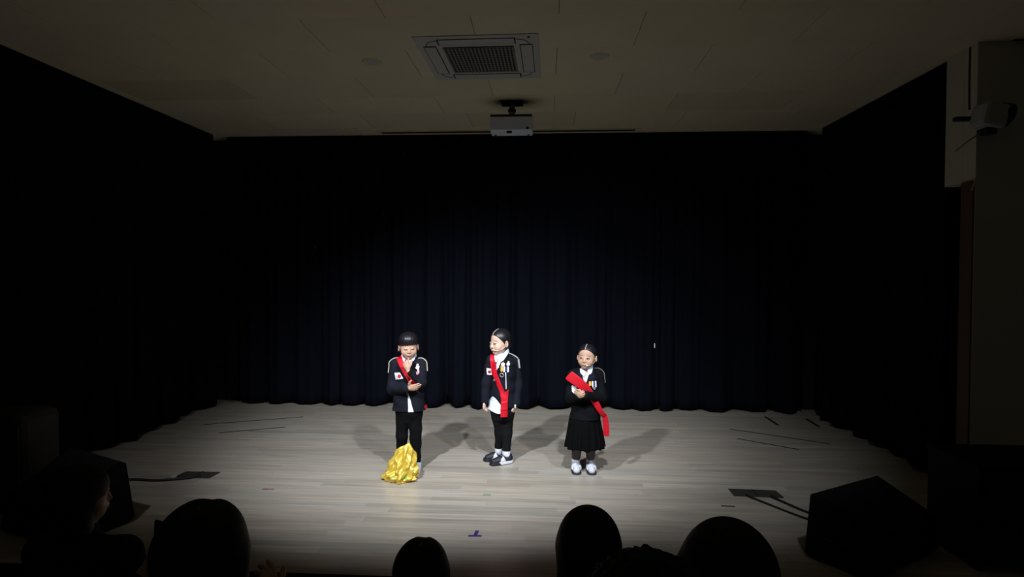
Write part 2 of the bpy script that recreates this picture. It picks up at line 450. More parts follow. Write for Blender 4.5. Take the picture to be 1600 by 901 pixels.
# ------------------------------------------------------------------ the setting
XL, XR, YB, ZC, YF = -4.24, 3.30, 7.27, 3.465, 3.14
def struct(o): o['kind'] = 'structure'; return o
def toned(me, v):
    a = me.color_attributes.new('tone', 'FLOAT_COLOR', 'CORNER')
    a.data.foreach_set('color', [c for _ in range(len(me.loops)) for c in (*v, 1.0)])
def slab(lo, hi, bev):
    """a box with a small chamfer round its upper face"""
    (a, b, c), (d, e, f) = lo, hi; t = bev
    V = [(a, b, c), (d, b, c), (d, e, c), (a, e, c), (a, b, f - t), (d, b, f - t), (d, e, f - t), (a, e, f - t),
         (a + t, b + t, f), (d - t, b + t, f), (d - t, e - t, f), (a + t, e - t, f)]
    Fc = [(3, 2, 1, 0), (8, 9, 10, 11)] + [(i, (i + 1) % 4, 4 + (i + 1) % 4, 4 + i) for i in range(4)] + [(4 + i, 4 + (i + 1) % 4, 8 + (i + 1) % 4, 8 + i) for i in range(4)]
    return V, Fc
floor = struct(box('floor', (XL - .4, YF, -.08), (5.4, YB + .25, -.021), M_SUB))
BW = .078; boards = []
rr = random.Random(3); y = YF; row = 0
while y < YB + .2:
    x = XL - .4 - rr.random() * 1.2
    while x < (3.6 if y > 4.6 else 5.4):
        L = rr.uniform(.95, 1.55)
        boards.append((max(x, XL - .4), y, min(x + L, 5.4))); x += L
    y += BW; row += 1
boards = [b for b in boards if b[2] - b[0] > .05]
def board_tone():
    t = rr.gauss(1.0, .065); wv = rr.gauss(0, .015); return (t * (1 + wv), t, t * (1 - wv))
def inview(b):
    d = b[1] + .1; return b[2] > -0.95 * d - .3 and b[0] < .82 * d + .2
vis = [b for b in boards if inview(b)][:296]; rest = [b for b in boards if b not in set(vis)]
for b in vis:
    V, Fc = slab((b[0] + .0001, b[1] + .0003, -.02), (b[2] - .0001, b[1] + BW - .0003, 0), .0003)
    o = meshobj('board', V, Fc, M_FLOOR, floor); toned(o.data, board_tone())
V, Fc, T = [], [], []
for b in rest:
    v, f = slab((b[0] + .0001, b[1] + .0003, -.02), (b[2] - .0001, b[1] + BW - .0003, 0), .0003)
    n = len(V); V += v; Fc += [tuple(i + n for i in q) for q in f]; T += [board_tone()] * len(f)
o = meshobj('far_boards', V, Fc, M_FLOOR, floor); o['kind'] = 'stuff'
at = o.data.color_attributes.new('tone', 'FLOAT_COLOR', 'CORNER')
at.data.foreach_set('color', [c for p, t in zip(o.data.polygons, T) for _ in p.loop_indices for c in (*t, 1.0)])
struct(box('trim_1', (XL - .4, YF - .03, -.75), (5.4, YF - .002, .002), M_BLACK)); 
aud_floor = struct(box('floor_auditorium', (-6, -2.5, -.8), (6, YF - .03, -.75), M_TIER))

ceil = struct(box('ceiling', (XL - .4, -.5, ZC + .014), (5.6, YB + .3, ZC + .06), M_CEILJ))
rowsy = [.43 + .59 * i for i in range(6)] + [3.97, 4.557, 5.144, 5.731, 6.318, 6.905, YB + .2]
for i in range(len(rowsy) - 1):
    y0, y1 = rowsy[i], rowsy[i + 1]
    xo = -.53 if (len(rowsy) - 2 - i) % 2 == 1 else .08
    if i == len(rowsy) - 3: xo = .32
    k0 = math.floor((XL - .4 - xo) / 1.2)
    x = xo + 1.2 * k0
    while x < (5.6 if y0 < 4.5 else 3.5):
        lo, hi = max(x, XL - .4), min(x + 1.2, 5.6 if y0 < 4.5 else 3.5)
        if hi - lo > .05:
            o = box('panel', (lo + .002, y0 + .0005, ZC), (hi - .002, y1 - .0005, ZC + .013), M_CEIL, ceil)
            t = rr.gauss(1, .035); toned(o.data, (t, t * rr.uniform(.98, 1.01), t * rr.uniform(.94, 1.02)))
        x += 1.2
struct(box('wall_back', (XL - .4, YB + .2, -.02), (XR + .4, YB + .3, ZC + .01), M_DARKWALL))
struct(box('wall_left', (XL - .4, -.5, -.7), (XL - .22, YB + .2, ZC + .012), M_DARKWALL))
struct(box('wall_right', (XR + .2, 4.75, 0), (XR + .4, YB + .2, ZC + .01), M_DARKWALL))
wf = struct(box('wall_front', (3.262, 4.6, .0), (5.6, 4.74, ZC), M_WALL))
struct(box('wall_right_return', (3.262, 4.742, 2.42), (3.36, 4.94, ZC), M_WALL))
struct(box('trim_2', (3.247, 4.605, 0), (3.261, 4.73, 2.42), M_JAMB))

def curtain(name, p0, p1, z0, z1, label, seed, nrm, group, period=.36, amp=.085):
    """pleated cloth from p0 to p1; nrm points into the stage"""
    r = random.Random(seed)
    p0, p1 = Vector((*p0, 0)), Vector((*p1, 0)); L = (p1 - p0).length; d = (p1 - p0) / L; n = Vector((*nrm, 0))
    nu, nv = int(L / .022), 26
    ph = [r.uniform(0, 6.3) for _ in range(8)]
    V, Fc = [], []
    warp = lambda u: u + .07 * math.sin(u * 2.1 + ph[0]) + .035 * math.sin(u * 5.3 + ph[1])
    for i in range(nu + 1):
        u = L * i / nu; wu = warp(u)
        big = 2 * abs(math.sin(PI * wu / period + ph[2])) ** .75 - 1.25; big *= .8 + .3 * math.sin(wu * 1.9 + ph[7])
        fine = math.sin(2 * PI * wu / (period * .37) + ph[3]); med = math.sin(2 * PI * wu / (period * 2.3) + ph[4])
        for j in range(nv + 1):
            t = j / nv; z = z0 + (z1 - z0) * t
            a = amp * (1.35 - 1.07 * t ** .5) * big + amp * .30 * fine * (.45 + .5 * t) + amp * .28 * med * (1 - t)
            a += .012 * math.sin(z * 1.7 + u * 3 + ph[5]) * (1 - t)
            a *= (1 - t ** 9) * min(1, .25 + min(u, L - u) / .10)
            zz = z + (1 - t) ** 8 * (.012 * math.sin(u * 9 + ph[6]) - .012 * big)
            V.append(tuple(p0 + d * u + n * a + Vector((0, 0, zz))))
    for i in range(nu):
        for j in range(nv):
            a = i * (nv + 1) + j; Fc.append((a, a + nv + 1, a + nv + 2, a + 1))
    o = meshobj(name, V, Fc, M_CURT, None, True)
    s = o.modifiers.new('thickness', 'SOLIDIFY'); s.thickness = .006; s.offset = 0
    return tag(o, label, 'curtain', group)
G_C = 'black stage curtains'
back = []
xs = [(XL + .13, -2.642), (-2.638, -.622), (-.618, 1.418), (1.422, XR - .13)]
nm = ['leftmost black panel of the pleated back curtain, in the far corner', 'black back curtain panel hanging behind the boy, left of centre',
      'navy black back curtain panel behind the two girls, bluish in the spotlight', 'black back curtain panel at the right end of the back wall']
for i, (a, b) in enumerate(xs):
    back.append(curtain('stage_curtain', (a, YB - .01), (b, YB - .01), .035, ZC - .006, nm[i], 11 + i, (0, -1), G_C))
curtain('stage_curtain', (XL, 3.72), (XL, 5.428), .035, ZC - .006, 'black side curtain on the left, the half nearer the audience', 21, (1, 0), G_C)
curtain('stage_curtain', (XL, 5.432), (XL, 7.14), .035, ZC - .006, 'black side curtain on the left, the half next to the back curtain', 22, (1, 0), G_C)
curtain('stage_curtain', (XR, 7.14), (XR, 6.022), .035, ZC - .006, 'black side curtain on the right, the half next to the back curtain', 23, (-1, 0), G_C)
curtain('stage_curtain', (XR, 6.018), (XR, 4.98), .035, ZC - .006, 'black side curtain on the right, the full-height half nearer the pale wall', 24, (-1, 0), G_C)
curtain('stage_curtain', (XR + .10, 4.97), (XR + .10, 4.76), .035, 2.41, 'short black curtain under the pale wall return at the right', 25, (-1, 0), G_C, .2, .02)
# scraps of lint caught on the back curtain
for x, z, i in ((1.34, .83, 2), (-2.92, 2.02, 0), (-2.05, 2.45, 1), (-1.78, 3.2, 1)):
    o = box('lint', (x - .006, YB - .12, z - .028), (x + .006, YB - .116, z + .028), M_RIBW if i == 2 else M_STEEL, back[i], .002)

# ------------------------------------------------------------------ ceiling fixtures
ac = empty('ceiling_air_conditioner', (-.53, 4.76, ZC + .0225), 'white square four-way cassette air conditioner set in the ceiling', 'air conditioner', rz=-.015)
S = .475
bm = bmesh.new(); add_box(bm, (-S, -S, -.030), (S, S, -.023), .003)
o = bmobj('panel', bm, M_WPLASTIC, ac)
bm = bmesh.new(); add_box(bm, (-.275, -.275, -.034), (.275, .275, -.0295), .002); g = bmobj('intake_grille', bm, M_GAP, ac)
for k in range(19):
    x = -.27 + .03 * k; box('slat', (x - .0075, -.272, -.040), (x + .0075, .272, -.033), M_DGREY, g)
for k in range(12):
    yv = -.265 + .048 * k; box('crossbar', (-.272, yv - .005, -.037), (.272, yv + .005, -.031), M_DGREY, g)
for k in range(4):
    R = Matrix.Rotation(k * PI / 2, 4, 'Z')
    bm = bmesh.new(); add_box(bm, (-.30, -.425, -.032), (.30, -.325, -.0298), .004); bmesh.ops.transform(bm, matrix=R, verts=bm.verts); q = bmobj('air_slot', bm, M_GAP, ac)
    bm = bmesh.new(); add_box(bm, (-.290, -.421, -.036), (.290, -.331, -.0305), .0025); bmesh.ops.transform(bm, matrix=R, verts=bm.verts); bmobj('louver', bm, M_WPLASTIC, q)
    a0 = PI / 2 * k + PI / 4
    tube('corner_seam', [(R @ Vector((.305, -.40, -.0305))), R @ Vector((.37, -.375, -.0305)), R @ Vector((.40, -.305, -.0305))], .003, M_GAP, ac, 6)
cyl('indicator_lamp', (.40, -.43, -.033), (.40, -.43, -.029), .012, M_GAP, ac)

pj = empty('projector', (-.355, 5.96, ZC), 'white projector hung from the ceiling near the back curtain', 'projector')
def pbx(n, lo, hi, m, b=.004, par=None): return box(n, lo, hi, m, par or pj, b)
pbx('mount_plate', (-.11, -.09, -.018), (.11, .09, 0), M_BLACKP)
cyl('mount_pole', (0, 0, -.155), (0, 0, -.015), .030, M_DGREY, pj); cyl('mount_collar', (0, 0, -.10), (0, 0, -.075), .042, M_BLACKP, pj)
pbx('mount_bracket', (-.14, -.05, -.165), (.14, .10, -.150), M_BLACKP)
pbx('body', (-.215, -.16, -.325), (.215, .08, -.185), M_PWHITE, .012)
pbx('top_cover', (-.212, -.157, -.185), (.212, .077, -.163), M_BLACKP, .006)
cyl('power_socket', (.165, -.164, -.303), (.165, -.158, -.303), .014, M_GAP, pj)
cyl('lens', (-.02, -.12, -.340), (-.02, -.12, -.324), .028, M_BLACKP, pj)
for sx in (-.17, .17): cyl('foot', (sx, .02, -.333), (sx, .02, -.324), .012, M_BLACKP, pj)

sl = empty('projection_screen_slot', (-.485, 7.10, ZC), 'long dark slot of the roll-down screen in the ceiling before the back curtain', 'screen slot')
box('housing', (-1.62, -.05, -.012), (1.62, .05, -.0005), M_WPLASTIC if False else M_CEIL, sl)
toned(sl.children[0].data, (1, 1, 1))
box('slot', (-1.56, -.03, -.0165), (1.56, .035, -.0118), M_GAP, sl)

for x, yv, nme in ((.424, 4.75, 'round recessed ceiling light right of the air conditioner, switched off'), (-1.46, 4.78, 'round recessed ceiling light left of the air conditioner, switched off')):
    e = empty('ceiling_downlight', (x, yv, ZC), nme, 'ceiling light', 'recessed ceiling lights')
    bm = bmesh.new(); add_cyl(bm, (0, 0, -.008), (0, 0, -.0005), .075, .085, 24); bmobj('rim', bm, M_CEIL, e); toned(e.children[0].data, (.9, .9, .9))
    cyl('diffuser', (0, 0, -.0105), (0, 0, -.007), .055, M_WPLASTIC, e, seg=24)

# wall loudspeaker / lamp at the right wall
ws = empty('wall_spotlight', (3.27, 4.6, 2.87), 'small pale spotlight on a dark bracket on the right wall edge', 'spotlight')
bm = bmesh.new(); add_box(bm, (-.09, -.20, -.09), (.085, -.03, .09), .03)
bmesh.ops.rotate(bm, verts=bm.verts, cent=(0, -.1, 0), matrix=Matrix.Rotation(math.radians(12), 3, 'Y')); bmobj('housing', bm, mat('pale grey plastic', (.36, .37, .37), .6), ws)
bm = bmesh.new(); add_cyl(bm, (.06, -.115, .02), (.125, -.115, .005), .082, .09, 24); bmobj('hood', bm, M_BLACKP, ws)
box('bracket', (-.19, -.05, -.008), (-.07, -.004, .022), M_BLACKP, ws, .004)
box('wall_plate', (-.005, -.03, -.06), (.11, -.001, .06), M_BLACKP, ws, .003)
box('knob', (-.05, -.16, -.135), (.03, -.08, -.085), M_BLACKP, ws, .01)
tube('conduit', [(-.075, -.012, .55), (-.075, -.012, .3), (-.072, -.014, .08)], .007, M_BLACKP, ws)
tag(tube('white_cable', [(3.262, 4.585, 2.76), (3.19, 4.58, 2.715), (3.11, 4.6, 2.64)], .006, M_WPLASTIC), 'short white cable sticking out over the curtain edge below the spotlight', 'cable')
tag(tube('white_cable', [(3.262, 4.59, 2.46), (3.25, 4.585, 2.42), (3.225, 4.585, 2.34)], .005, M_WPLASTIC), 'short white cable end hanging at the bottom of the pale wall return', 'cable')

# ------------------------------------------------------------------ things on the stage floor
def strip(name, a, b, wdt, m, label, cat='tape', group=None, z=.0015):
    a, b = Vector((*a, 0)), Vector((*b, 0)); d = (b - a).normalized(); n = Vector((-d.y, d.x, 0)) * wdt / 2
    V = [a - n, b - n, b + n, a + n]; V = [(v.x, v.y, 0.0002) for v in V] + [(v.x, v.y, z) for v in V]
    o = meshobj(name, V, [(3, 2, 1, 0), (4, 5, 6, 7), (0, 1, 5, 4), (1, 2, 6, 5), (2, 3, 7, 6), (3, 0, 4, 7)], m)
    return tag(o, label, cat, group)
GT = 'black tape lines on the stage floor'
strip('floor_tape', (-3.827, 6.219), (-2.863, 6.643), .022, M_TAPE, 'longer thin black tape line at the left rear of the stage floor', group=GT)
strip('floor_tape', (-3.464, 5.901), (-2.866, 6.179), .022, M_TAPE, 'shorter thin black tape line at the left rear of the stage floor', group=GT)
strip('floor_tape', (2.034, 6.452), (2.865, 5.951), .022, M_TAPE, 'longer thin black tape line at the right rear of the stage floor', group=GT)
strip('floor_tape', (1.994, 6.073), (2.469, 5.73), .022, M_TAPE, 'shorter thin black tape line at the right rear of the stage floor', group=GT)
strip('floor_tape', (2.642, 7.06), (2.639, 6.66), .035, M_TAPE, 'dark tape strip running out from the back curtain at right', group=GT)
strip('floor_tape', (3.09, 6.98), (3.07, 6.608), .035, M_TAPE, 'dark tape strip beside the right side curtain near the rear corner', group=GT)
e = empty('floor_tape', (-2.165, 4.367, 0), 'small red and black tape mark in front of the left floor plate', 'tape')
o = strip('black_end', (-2.212, 4.364), (-2.17, 4.367), .014, M_TAPE, None, None); o.parent = e; o.matrix_parent_inverse = e.matrix_world.inverted()
o = strip('red_end', (-2.17, 4.367), (-2.122, 4.37), .014, M_TAPER, None, None); o.parent = e; o.matrix_parent_inverse = e.matrix_world.inverted()
e = empty('floor_tape', (-.45, 3.667, 0), 'purple T-shaped tape mark near the front of the stage', 'tape')
o = strip('bar', (-.492, 3.665), (-.405, 3.669), .022, M_TAPEP, None, None); o.parent = e; o.matrix_parent_inverse = e.matrix_world.inverted()
o = strip('stem', (-.448, 3.676), (-.442, 3.745), .024, M_TAPEP, None, None); o.parent = e; o.matrix_parent_inverse = e.matrix_world.inverted()
strip('floor_tape', (1.294, 4.272), (1.389, 4.267), .018, M_TAPE, 'short black tape mark left of the right floor plate cables')
strip('floor_tape', (-.475, 4.364), (-.415, 4.366), .03, M_TAPEG, 'faint worn green tape mark in front of the middle girl')

def plate(name, pts, label):
    e = empty(name, (sum(p[0] for p in pts) / 4, sum(p[1] for p in pts) / 4, 0), label, 'floor plate', 'floor outlet plates'); c = e.location
    V = [(p[0] - c.x, p[1] - c.y, z) for z in (.0005, .006) for p in pts]
    meshobj('lid', V, [(3, 2, 1, 0), (4, 5, 6, 7), (0, 1, 5, 4), (1, 2, 6, 5), (2, 3, 7, 6), (3, 0, 4, 7)], M_STEEL, e)
    q = [Vector((p[0] - c.x, p[1] - c.y, .0075)) for p in pts]; m0, m1 = (q[0] + q[1]) / 2, (q[2] + q[3]) / 2
    tube('lid_seam', [m0, (m0 + m1) / 2, m1], .003, M_GAP, e, 6)
    return e
pl = plate('floor_plate', [(-3.07, 4.56), (-2.765, 4.565), (-2.755, 4.712), (-3.055, 4.705)], 'dark metal floor outlet plate at the left, wired to the left speaker')
pr = plate('floor_plate', [(1.448, 4.467), (1.815, 4.452), (1.809, 4.600), (1.450, 4.614)], 'dark metal floor outlet plate at the right with two cables')
tag(tube('speaker_cable', [(-3.46, 4.02, .05), (-3.62, 4.30, .011), (-3.40, 4.465, .011), (-3.17, 4.467, .011), (-3.03, 4.50, .011), (-2.92, 4.545, .012), (-2.86, 4.60, .016)], .010, M_CABLE), 'thick black cable from the left floor plate to the left speaker', 'cable')
tag(box('cable_plug', (-3.065, 4.515, .004), (-3.02, 4.545, .03), M_WPLASTIC, None, .005), 'white plug lying by the corner of the left floor plate', 'plug')
tag(tube('speaker_cable', [(1.54, 4.47, .014), (1.60, 4.38, .008), (1.80, 4.08, .008), (1.95, 3.9, .03)], .008, M_CABLE), 'black cable, the one nearer the audience, from right floor plate to right speaker', 'cable', 'cables to the right speaker')
tag(tube('speaker_cable', [(1.72, 4.46, .014), (1.76, 4.38, .008), (1.90, 4.14, .008), (2.12, 3.97, .03)], .010, M_CABLE), 'thicker black cable, the one nearer the back curtain, from right floor plate to right speaker', 'cable', 'cables to the right speaker')
tag(tube('loose_cable', [(2.36, 3.86, .008), (2.46, 3.98, .03), (2.52, 3.93, .008), (2.68, 4.2, .008), (2.9, 4.32, .008)], .009, M_CABLE), 'loose dark cable on the floor behind the right speaker', 'cable')

def wedge(name, B, T, label, mirror=False):
    """floor monitor: B four floor corners, T four top corners; edge 0-3 is the high one"""
    c = Vector((*B[0], 0)); e = empty(name, c, label, 'speaker', 'floor monitor speakers')
    P = [Vector((*b, .012)) - c for b in B] + [Vector(t) - c for t in T]
    bm = bmesh.new(); vs = [bm.verts.new(p) for p in P]
    for f in [(3, 2, 1, 0), (4, 5, 6, 7), (0, 1, 5, 4), (1, 2, 6, 5), (2, 3, 7, 6), (3, 0, 4, 7)]: bm.faces.new([vs[i] for i in f])
    bmesh.ops.recalc_face_normals(bm, faces=bm.faces)
    bmesh.ops.bevel(bm, geom=bm.edges[:], offset=.012, segments=2, affect='EDGES')
    bmobj('cabinet', bm, M_BLACK, e)
    t = P[4:]; ctr = sum(t, Vector()) / 4; n = (t[1] - t[0]).cross(t[3] - t[0]).normalized(); n = n if n.z > 0 else -n
    q = [ctr + (v - ctr) * .88 for v in t]
    bm = bmesh.new(); v1 = [bm.verts.new(v + n * .001) for v in q]; v2 = [bm.verts.new(v + n * .010) for v in q]
    bm.faces.new(v1[::-1]); bm.faces.new(v2)
    for i in range(4): bm.faces.new([v1[i], v1[(i + 1) % 4], v2[(i + 1) % 4], v2[i]])
    bmobj('grille', bm, M_GRILLE, e)
    # carrying handle on the side facing the audience
    a, b = P[0], P[1]; m = (P[0] + P[1] + P[4] + P[5]) / 4; d = (b - a).normalized(); up = Vector((0, 0, 1)); o_ = d.cross(up); o_ = o_ if o_.dot(m - (sum(P, Vector()) / 8)) > 0 else -o_
    tube('handle', [m - d * .07 + o_ * .002, m - d * .055 + o_ * .03, m + d * .055 + o_ * .03, m + d * .07 + o_ * .002], .009, M_BLACKP, e)
    for b_ in P[:4]:
        pp = b_ + (sum(P[:4], Vector()) / 4 - b_) * .15; cyl('foot', (pp.x, pp.y, 0), (pp.x, pp.y, .014), .02, M_BLACKP, e)
    return e
wedge('floor_monitor', [(1.558, 3.534), (1.80, 3.215), (2.41, 3.64), (2.18, 3.95)], [(1.60, 3.56, .375), (1.83, 3.24, .215), (2.40, 3.63, .225), (2.20, 3.93, .375)],
      'large black wedge floor monitor at the right front of the stage')
wedge('floor_monitor', [(-2.785, 3.744), (-2.93, 3.30), (-3.55, 3.52), (-3.45, 3.98)], [(-2.865, 3.77, .395), (-2.99, 3.33, .22), (-3.53, 3.54, .22), (-3.43, 3.96, .44)],
      'black wedge floor monitor at the left front of the stage')

cb = empty('equipment_cabinet', (2.84, 3.62, 0), 'tall-edged black equipment cabinet at the far right front of the stage', 'cabinet')
box('body', (-.375, -.22, .03), (.42, .22, .585), M_BLACK, cb, .006)
box('top', (-.385, -.232, .585), (.43, .23, .61), M_BLACK, cb, .004)
for sx in (-.37, .025):
    d = box('door', (sx, -.232, .05), (sx + .385, -.218, .57), M_BLACK, cb, .003)
    box('handle', (sx + (.34 if sx < 0 else .02), -.244, .28), (sx + (.355 if sx < 0 else .035), -.231, .38), M_BLACKP, d, .002)
for sx in (-.34, .38):
    for sy in (-.18, .18): cyl('foot', (sx, sy, 0), (sx, sy, .032), .022, M_BLACKP, cb)

lb = empty('side_cabinet', (-3.86, 3.95, 0), 'low dim brown cabinet at the left edge, in front of the side curtain', 'cabinet')
box('body', (-.25, -.18, .03), (.23, .16, .70), M_BROWN, lb, .05)
box('plinth', (-.22, -.15, 0), (.20, .14, .035), M_BLACK, lb)
for sx in (-.235, -.005): box('door', (sx, -.192, .08), (sx + .222, -.178, .62), M_BROWN, lb, .003)

# ------------------------------------------------------------------ gold cloth heap
from mathutils import noise as MN
def gold_cloth():
    e = empty('gold_cloth', (-1.19, 4.645, 0), 'crumpled gold satin cloth heaped to a peak in front of the boy', 'cloth')
    r = random.Random(5); nt_, nz_ = 200, 80
    ridge = lambda a: 1 - 2 * abs(math.sin(a)) ** .75
    FOLDS = ((1, .42, .085, .017, .1, 0), (1, -.30, .060, .012, .35, 0), (1, .15, .038, .003, .7, 0), (.55, 1, .070, .013, .2, 1), (-.7, 1, .052, .011, .55, 1), (.1, 1, .040, .003, .15, 1))
    V, Fc = [], []
    for j in range(nz_ + 1):
        t = j / nz_                           # 0 floor, 1 peak
        prof = .132 * (1 - t ** 1.2) ** .64 + .016
        for i in range(nt_):
            th = 2 * PI * i / nt_
            wp = th + .35 * math.sin(2 * th + 1) + .55 * t * math.sin(th + .5) + .5 * t
            k = .08 * ridge(2 * wp + .4) + .04 * ridge(3 * wp + 1.1 + 1.6 * t) + .0 * ridge(6 * wp + 2.1 - 2.5 * t + .5 * math.sin(5 * t))
            k += .0 * math.sin(9 * th + 7 * t + 2 * math.sin(4 * t + th)) * (1 - .5 * t)
            low = max(0, 1 - t / .38)
            k += low * (.03 * ridge(13 * t + 2.2 * math.sin(2 * th + .7) + 1.2 * math.sin(5 * th)) + .05 * math.sin(17 * t + 4 * th))
            R = prof * (1 + k * (1.05 - .25 * t))
            R *= 1 - .22 * max(0, .12 - t) / .12
            sx = ((th - 1.5 * PI + PI) % (2 * PI) - PI) * .115 * (1 - .35 * t); sz = z0 = .302 * t
            nw = MN.noise(Vector((sx * 14, sz * 9, 3))); nw2 = MN.noise(Vector((sx * 11 + 9, sz * 12, 8)))
            cr = 0
            for dx, dz, lam, am, p, lowonly in FOLDS:
                v = (sx * dx + sz * dz) / lam + p + .35 * nw + .2 * nw2
                tr = 4 * abs(v - math.floor(v + .5)) - 1
                cr += am * tr * (1 if not lowonly else max(0, 1 - t / .62))
            edge = min(1, (PI - abs((th - 1.5 * PI + PI) % (2 * PI) - PI)) / .5)
            R += cr * edge * min(1, .3 + 5 * t) * min(1, (1 - t) * 3.2 + .18)
            x = R * math.cos(th) + .058 * t ** 1.1; yv = R * math.sin(th) * (.80 if th > PI else .66)
            z = .302 * t - .004 + .02 * (1 - t) * low * math.sin(3 * th + 1) * t * 6
            if t > .9: z += .012 * math.cos(th + .3) * (t - .9) * 10
            V.append((x, yv, max(z, .002 if j else .001)))
    for j in range(nz_):
        for i in range(nt_):
            i2 = (i + 1) % nt_; Fc.append((j * nt_ + i, j * nt_ + i2, (j + 1) * nt_ + i2, (j + 1) * nt_ + i))
    Fc.append(tuple(range(nz_ * nt_, (nz_ + 1) * nt_))); Fc.append(tuple(range(nt_))[::-1])
    o = meshobj('draped_cloth', V, Fc, M_GOLD, e, True); o.data.materials.append(M_GREENM)
    for p in o.data.polygons:
        c = p.center
        if c.y < -.02 and min(((c.x - u) / .013) ** 2 + ((c.z - v) / .009) ** 2 for u, v in ((.052, .040), (.068, .050), (-.03, .058))) < 1: p.material_index = 1

gold_cloth()

# ------------------------------------------------------------------ people
def wob(F, a=.003, f=38, seed=0):
    p = seed * 1.7
    F.fn(lambda x, y, z: a * (np.sin(f * x + .6 * f * z + p) * np.sin(f * .8 * y - f * .9 * z + 2 * p) + .6 * np.sin(f * 1.7 * z + f * .5 * x + p)), (-1,) * 3, (1, 1, 2), 'd')
def shoe(person, heel, toe, upper_m, sole_m, sth=.025, w=.036, style='strap', sock_top=.15, ankle=None, hgt=.075):
    h, t = A((*heel, 0)), A((*toe, 0)); d = unit(t - h); L = float(np.linalg.norm(t - h)); up = A((0, 0, 1)); s = np.cross(d, up)
    F = Field(); zs = .022
    a, m_, b = h + d * .036, h + d * L * .55, t - d * .036
    F.cap(a + up * .045, m_ + up * .036, .034, .034, k=.02); F.cap(m_ + up * .034, b + up * .028, .035, .030, k=.02)
    F.cap(a + up * .05 + d * .005, a + up * hgt + d * .005, .034, .029, k=.02)
    F.half((0, 0, -1), -sth + .006)
    sh = solid('shoe', F, .003, upper_m, person)
    S2 = Field()
    def sole(x, y, z):
        px, py = x - h[0], y - h[1]; u = px * d[0] + py * d[1]; v = px * s[0] + py * s[1]
        q = np.clip((u - .034) / (L - .068), 0, 1); uu = .034 + q * (L - .068)
        wid = .036 + .006 * np.sin(q * 2.6 - .3)
        r2 = np.sqrt((u - uu) ** 2 + v ** 2) - wid
        return np.maximum(r2, np.abs(z - sth / 2) - sth / 2)
    lo = np.minimum(h, t) - .05; hi = np.maximum(h, t) + .05; lo[2], hi[2] = -.01, .035
    S2.fn(sole, lo, hi, 'u')
    solid('sole', S2, .003, sole_m, sh)
    fr = (np.stack([d, s, up], 1).astype(np.float32), h)
    lo = np.minimum(h, t) - .06; hi = np.maximum(h, t) + .06; lo[2], hi[2] = 0, .13
    if style == 'strap':
        for u0 in (.46, .60):
            patch('strap', F, .006, lambda x, y, z: np.maximum(np.maximum(np.abs(x - L * u0 + (z - .06) * .35) - .012, .028 - z), np.abs(y) - .05), lo, hi, .0025, upper_m, sh, inner=.004, frame=fr)
        patch('toe_seam', F, .0035, lambda x, y, z: np.maximum(np.abs(np.sqrt((x - L * .62) ** 2 + (y * 1.25) ** 2) - L * .23) - .0022, .025 - z), lo, hi, .0022, M_SOLE, sh, inner=.004, frame=fr)
        0 and patch('opening', F, .0035, lambda x, y, z: np.maximum(np.abs(z - (.078 + .0 * x)) - .004, -1 + 0 * y), lo, hi, .0025, M_SOLEB if upper_m is M_SNEAKW else M_SOLE, sh, inner=.004, frame=fr)
    if style == 'panel':
        patch('side_panel', F, .004, lambda x, y, z: poly2([(L * .36, .030), (L * .62, .030), (L * .58, .056), (L * .46, .074)])(x + 0 * y, z + 0 * y), lo, hi, .0025, M_SOLE, sh, inner=.004, frame=fr)
        patch('heel_wedge', S2, .004, lambda x, y, z: np.maximum(np.maximum(x - L * (.66 - 4 * (.024 - z)), .005 - z), z - .034), lo, hi, .0025, M_SOLE, sh, inner=.004, frame=fr)
        F2 = Field().cap(h + d * .02 + up * .034, h + d * L * .5 + up * .026, .033, .036, k=.01); F2.half((0, 0, 1), .046)
    if sock_top:
        K = Field(); an = A(ankle)
        K.cap(a + up * .05 + d * .006, A((an[0], an[1], .09)), .033, .033, k=.015).cap((an[0], an[1], .085), (an[0], an[1], sock_top), .0335, .035, k=.015)
        K.half((0, 0, -1), -.05); K.half((0, 0, 1), sock_top)
        solid('sock', K, .003, M_SOCK, person)
    return sh
def cord(parent, F, pts, m, r=.0045, off=.004):
    """cord laid over the jacket: each point is pushed out of the field along its given direction"""
    out = []
    for p, n in pts:
        p, n = A(p), unit(n)
        ts = np.linspace(-.06, .08, 141, dtype=np.float32)
        best = p
        for t in ts[::-1]:
            q = p + n * t; ax = [np.array([c], np.float32) for c in q]
            if F.eval(ax)[0, 0, 0] < off: best = q; break
        out.append(tuple(best))
    return tube('cord', out, r, m, parent, 7, 5)
def rosette(parent, F, x, z, r, m, name, off=.009, y1=.0):
    return patch(name, F, off, lambda X, Y, Z: np.maximum(np.sqrt((X - x) ** 2 + (Z - z) ** 2) - r * (1 + .12 * np.sin(6 * np.arctan2(Z - z, X - x))) + 0 * Y, Y - y1), (x - r - .02, -.25, z - r - .02), (x + r + .02, y1 + .01, z + r + .02), .002, m, parent)
def fpatch(name, F, off, pts, m, parent, y0=-.26, y1=.0, h=.0024, inner=None):
    P = np.array(pts); return patch(name, F, off, front(pts, y1), (P[:, 0].min() - .012, y0, P[:, 1].min() - .012), (P[:, 0].max() + .012, y1 + .012, P[:, 1].max() + .012), h, m, parent, inner=inner)

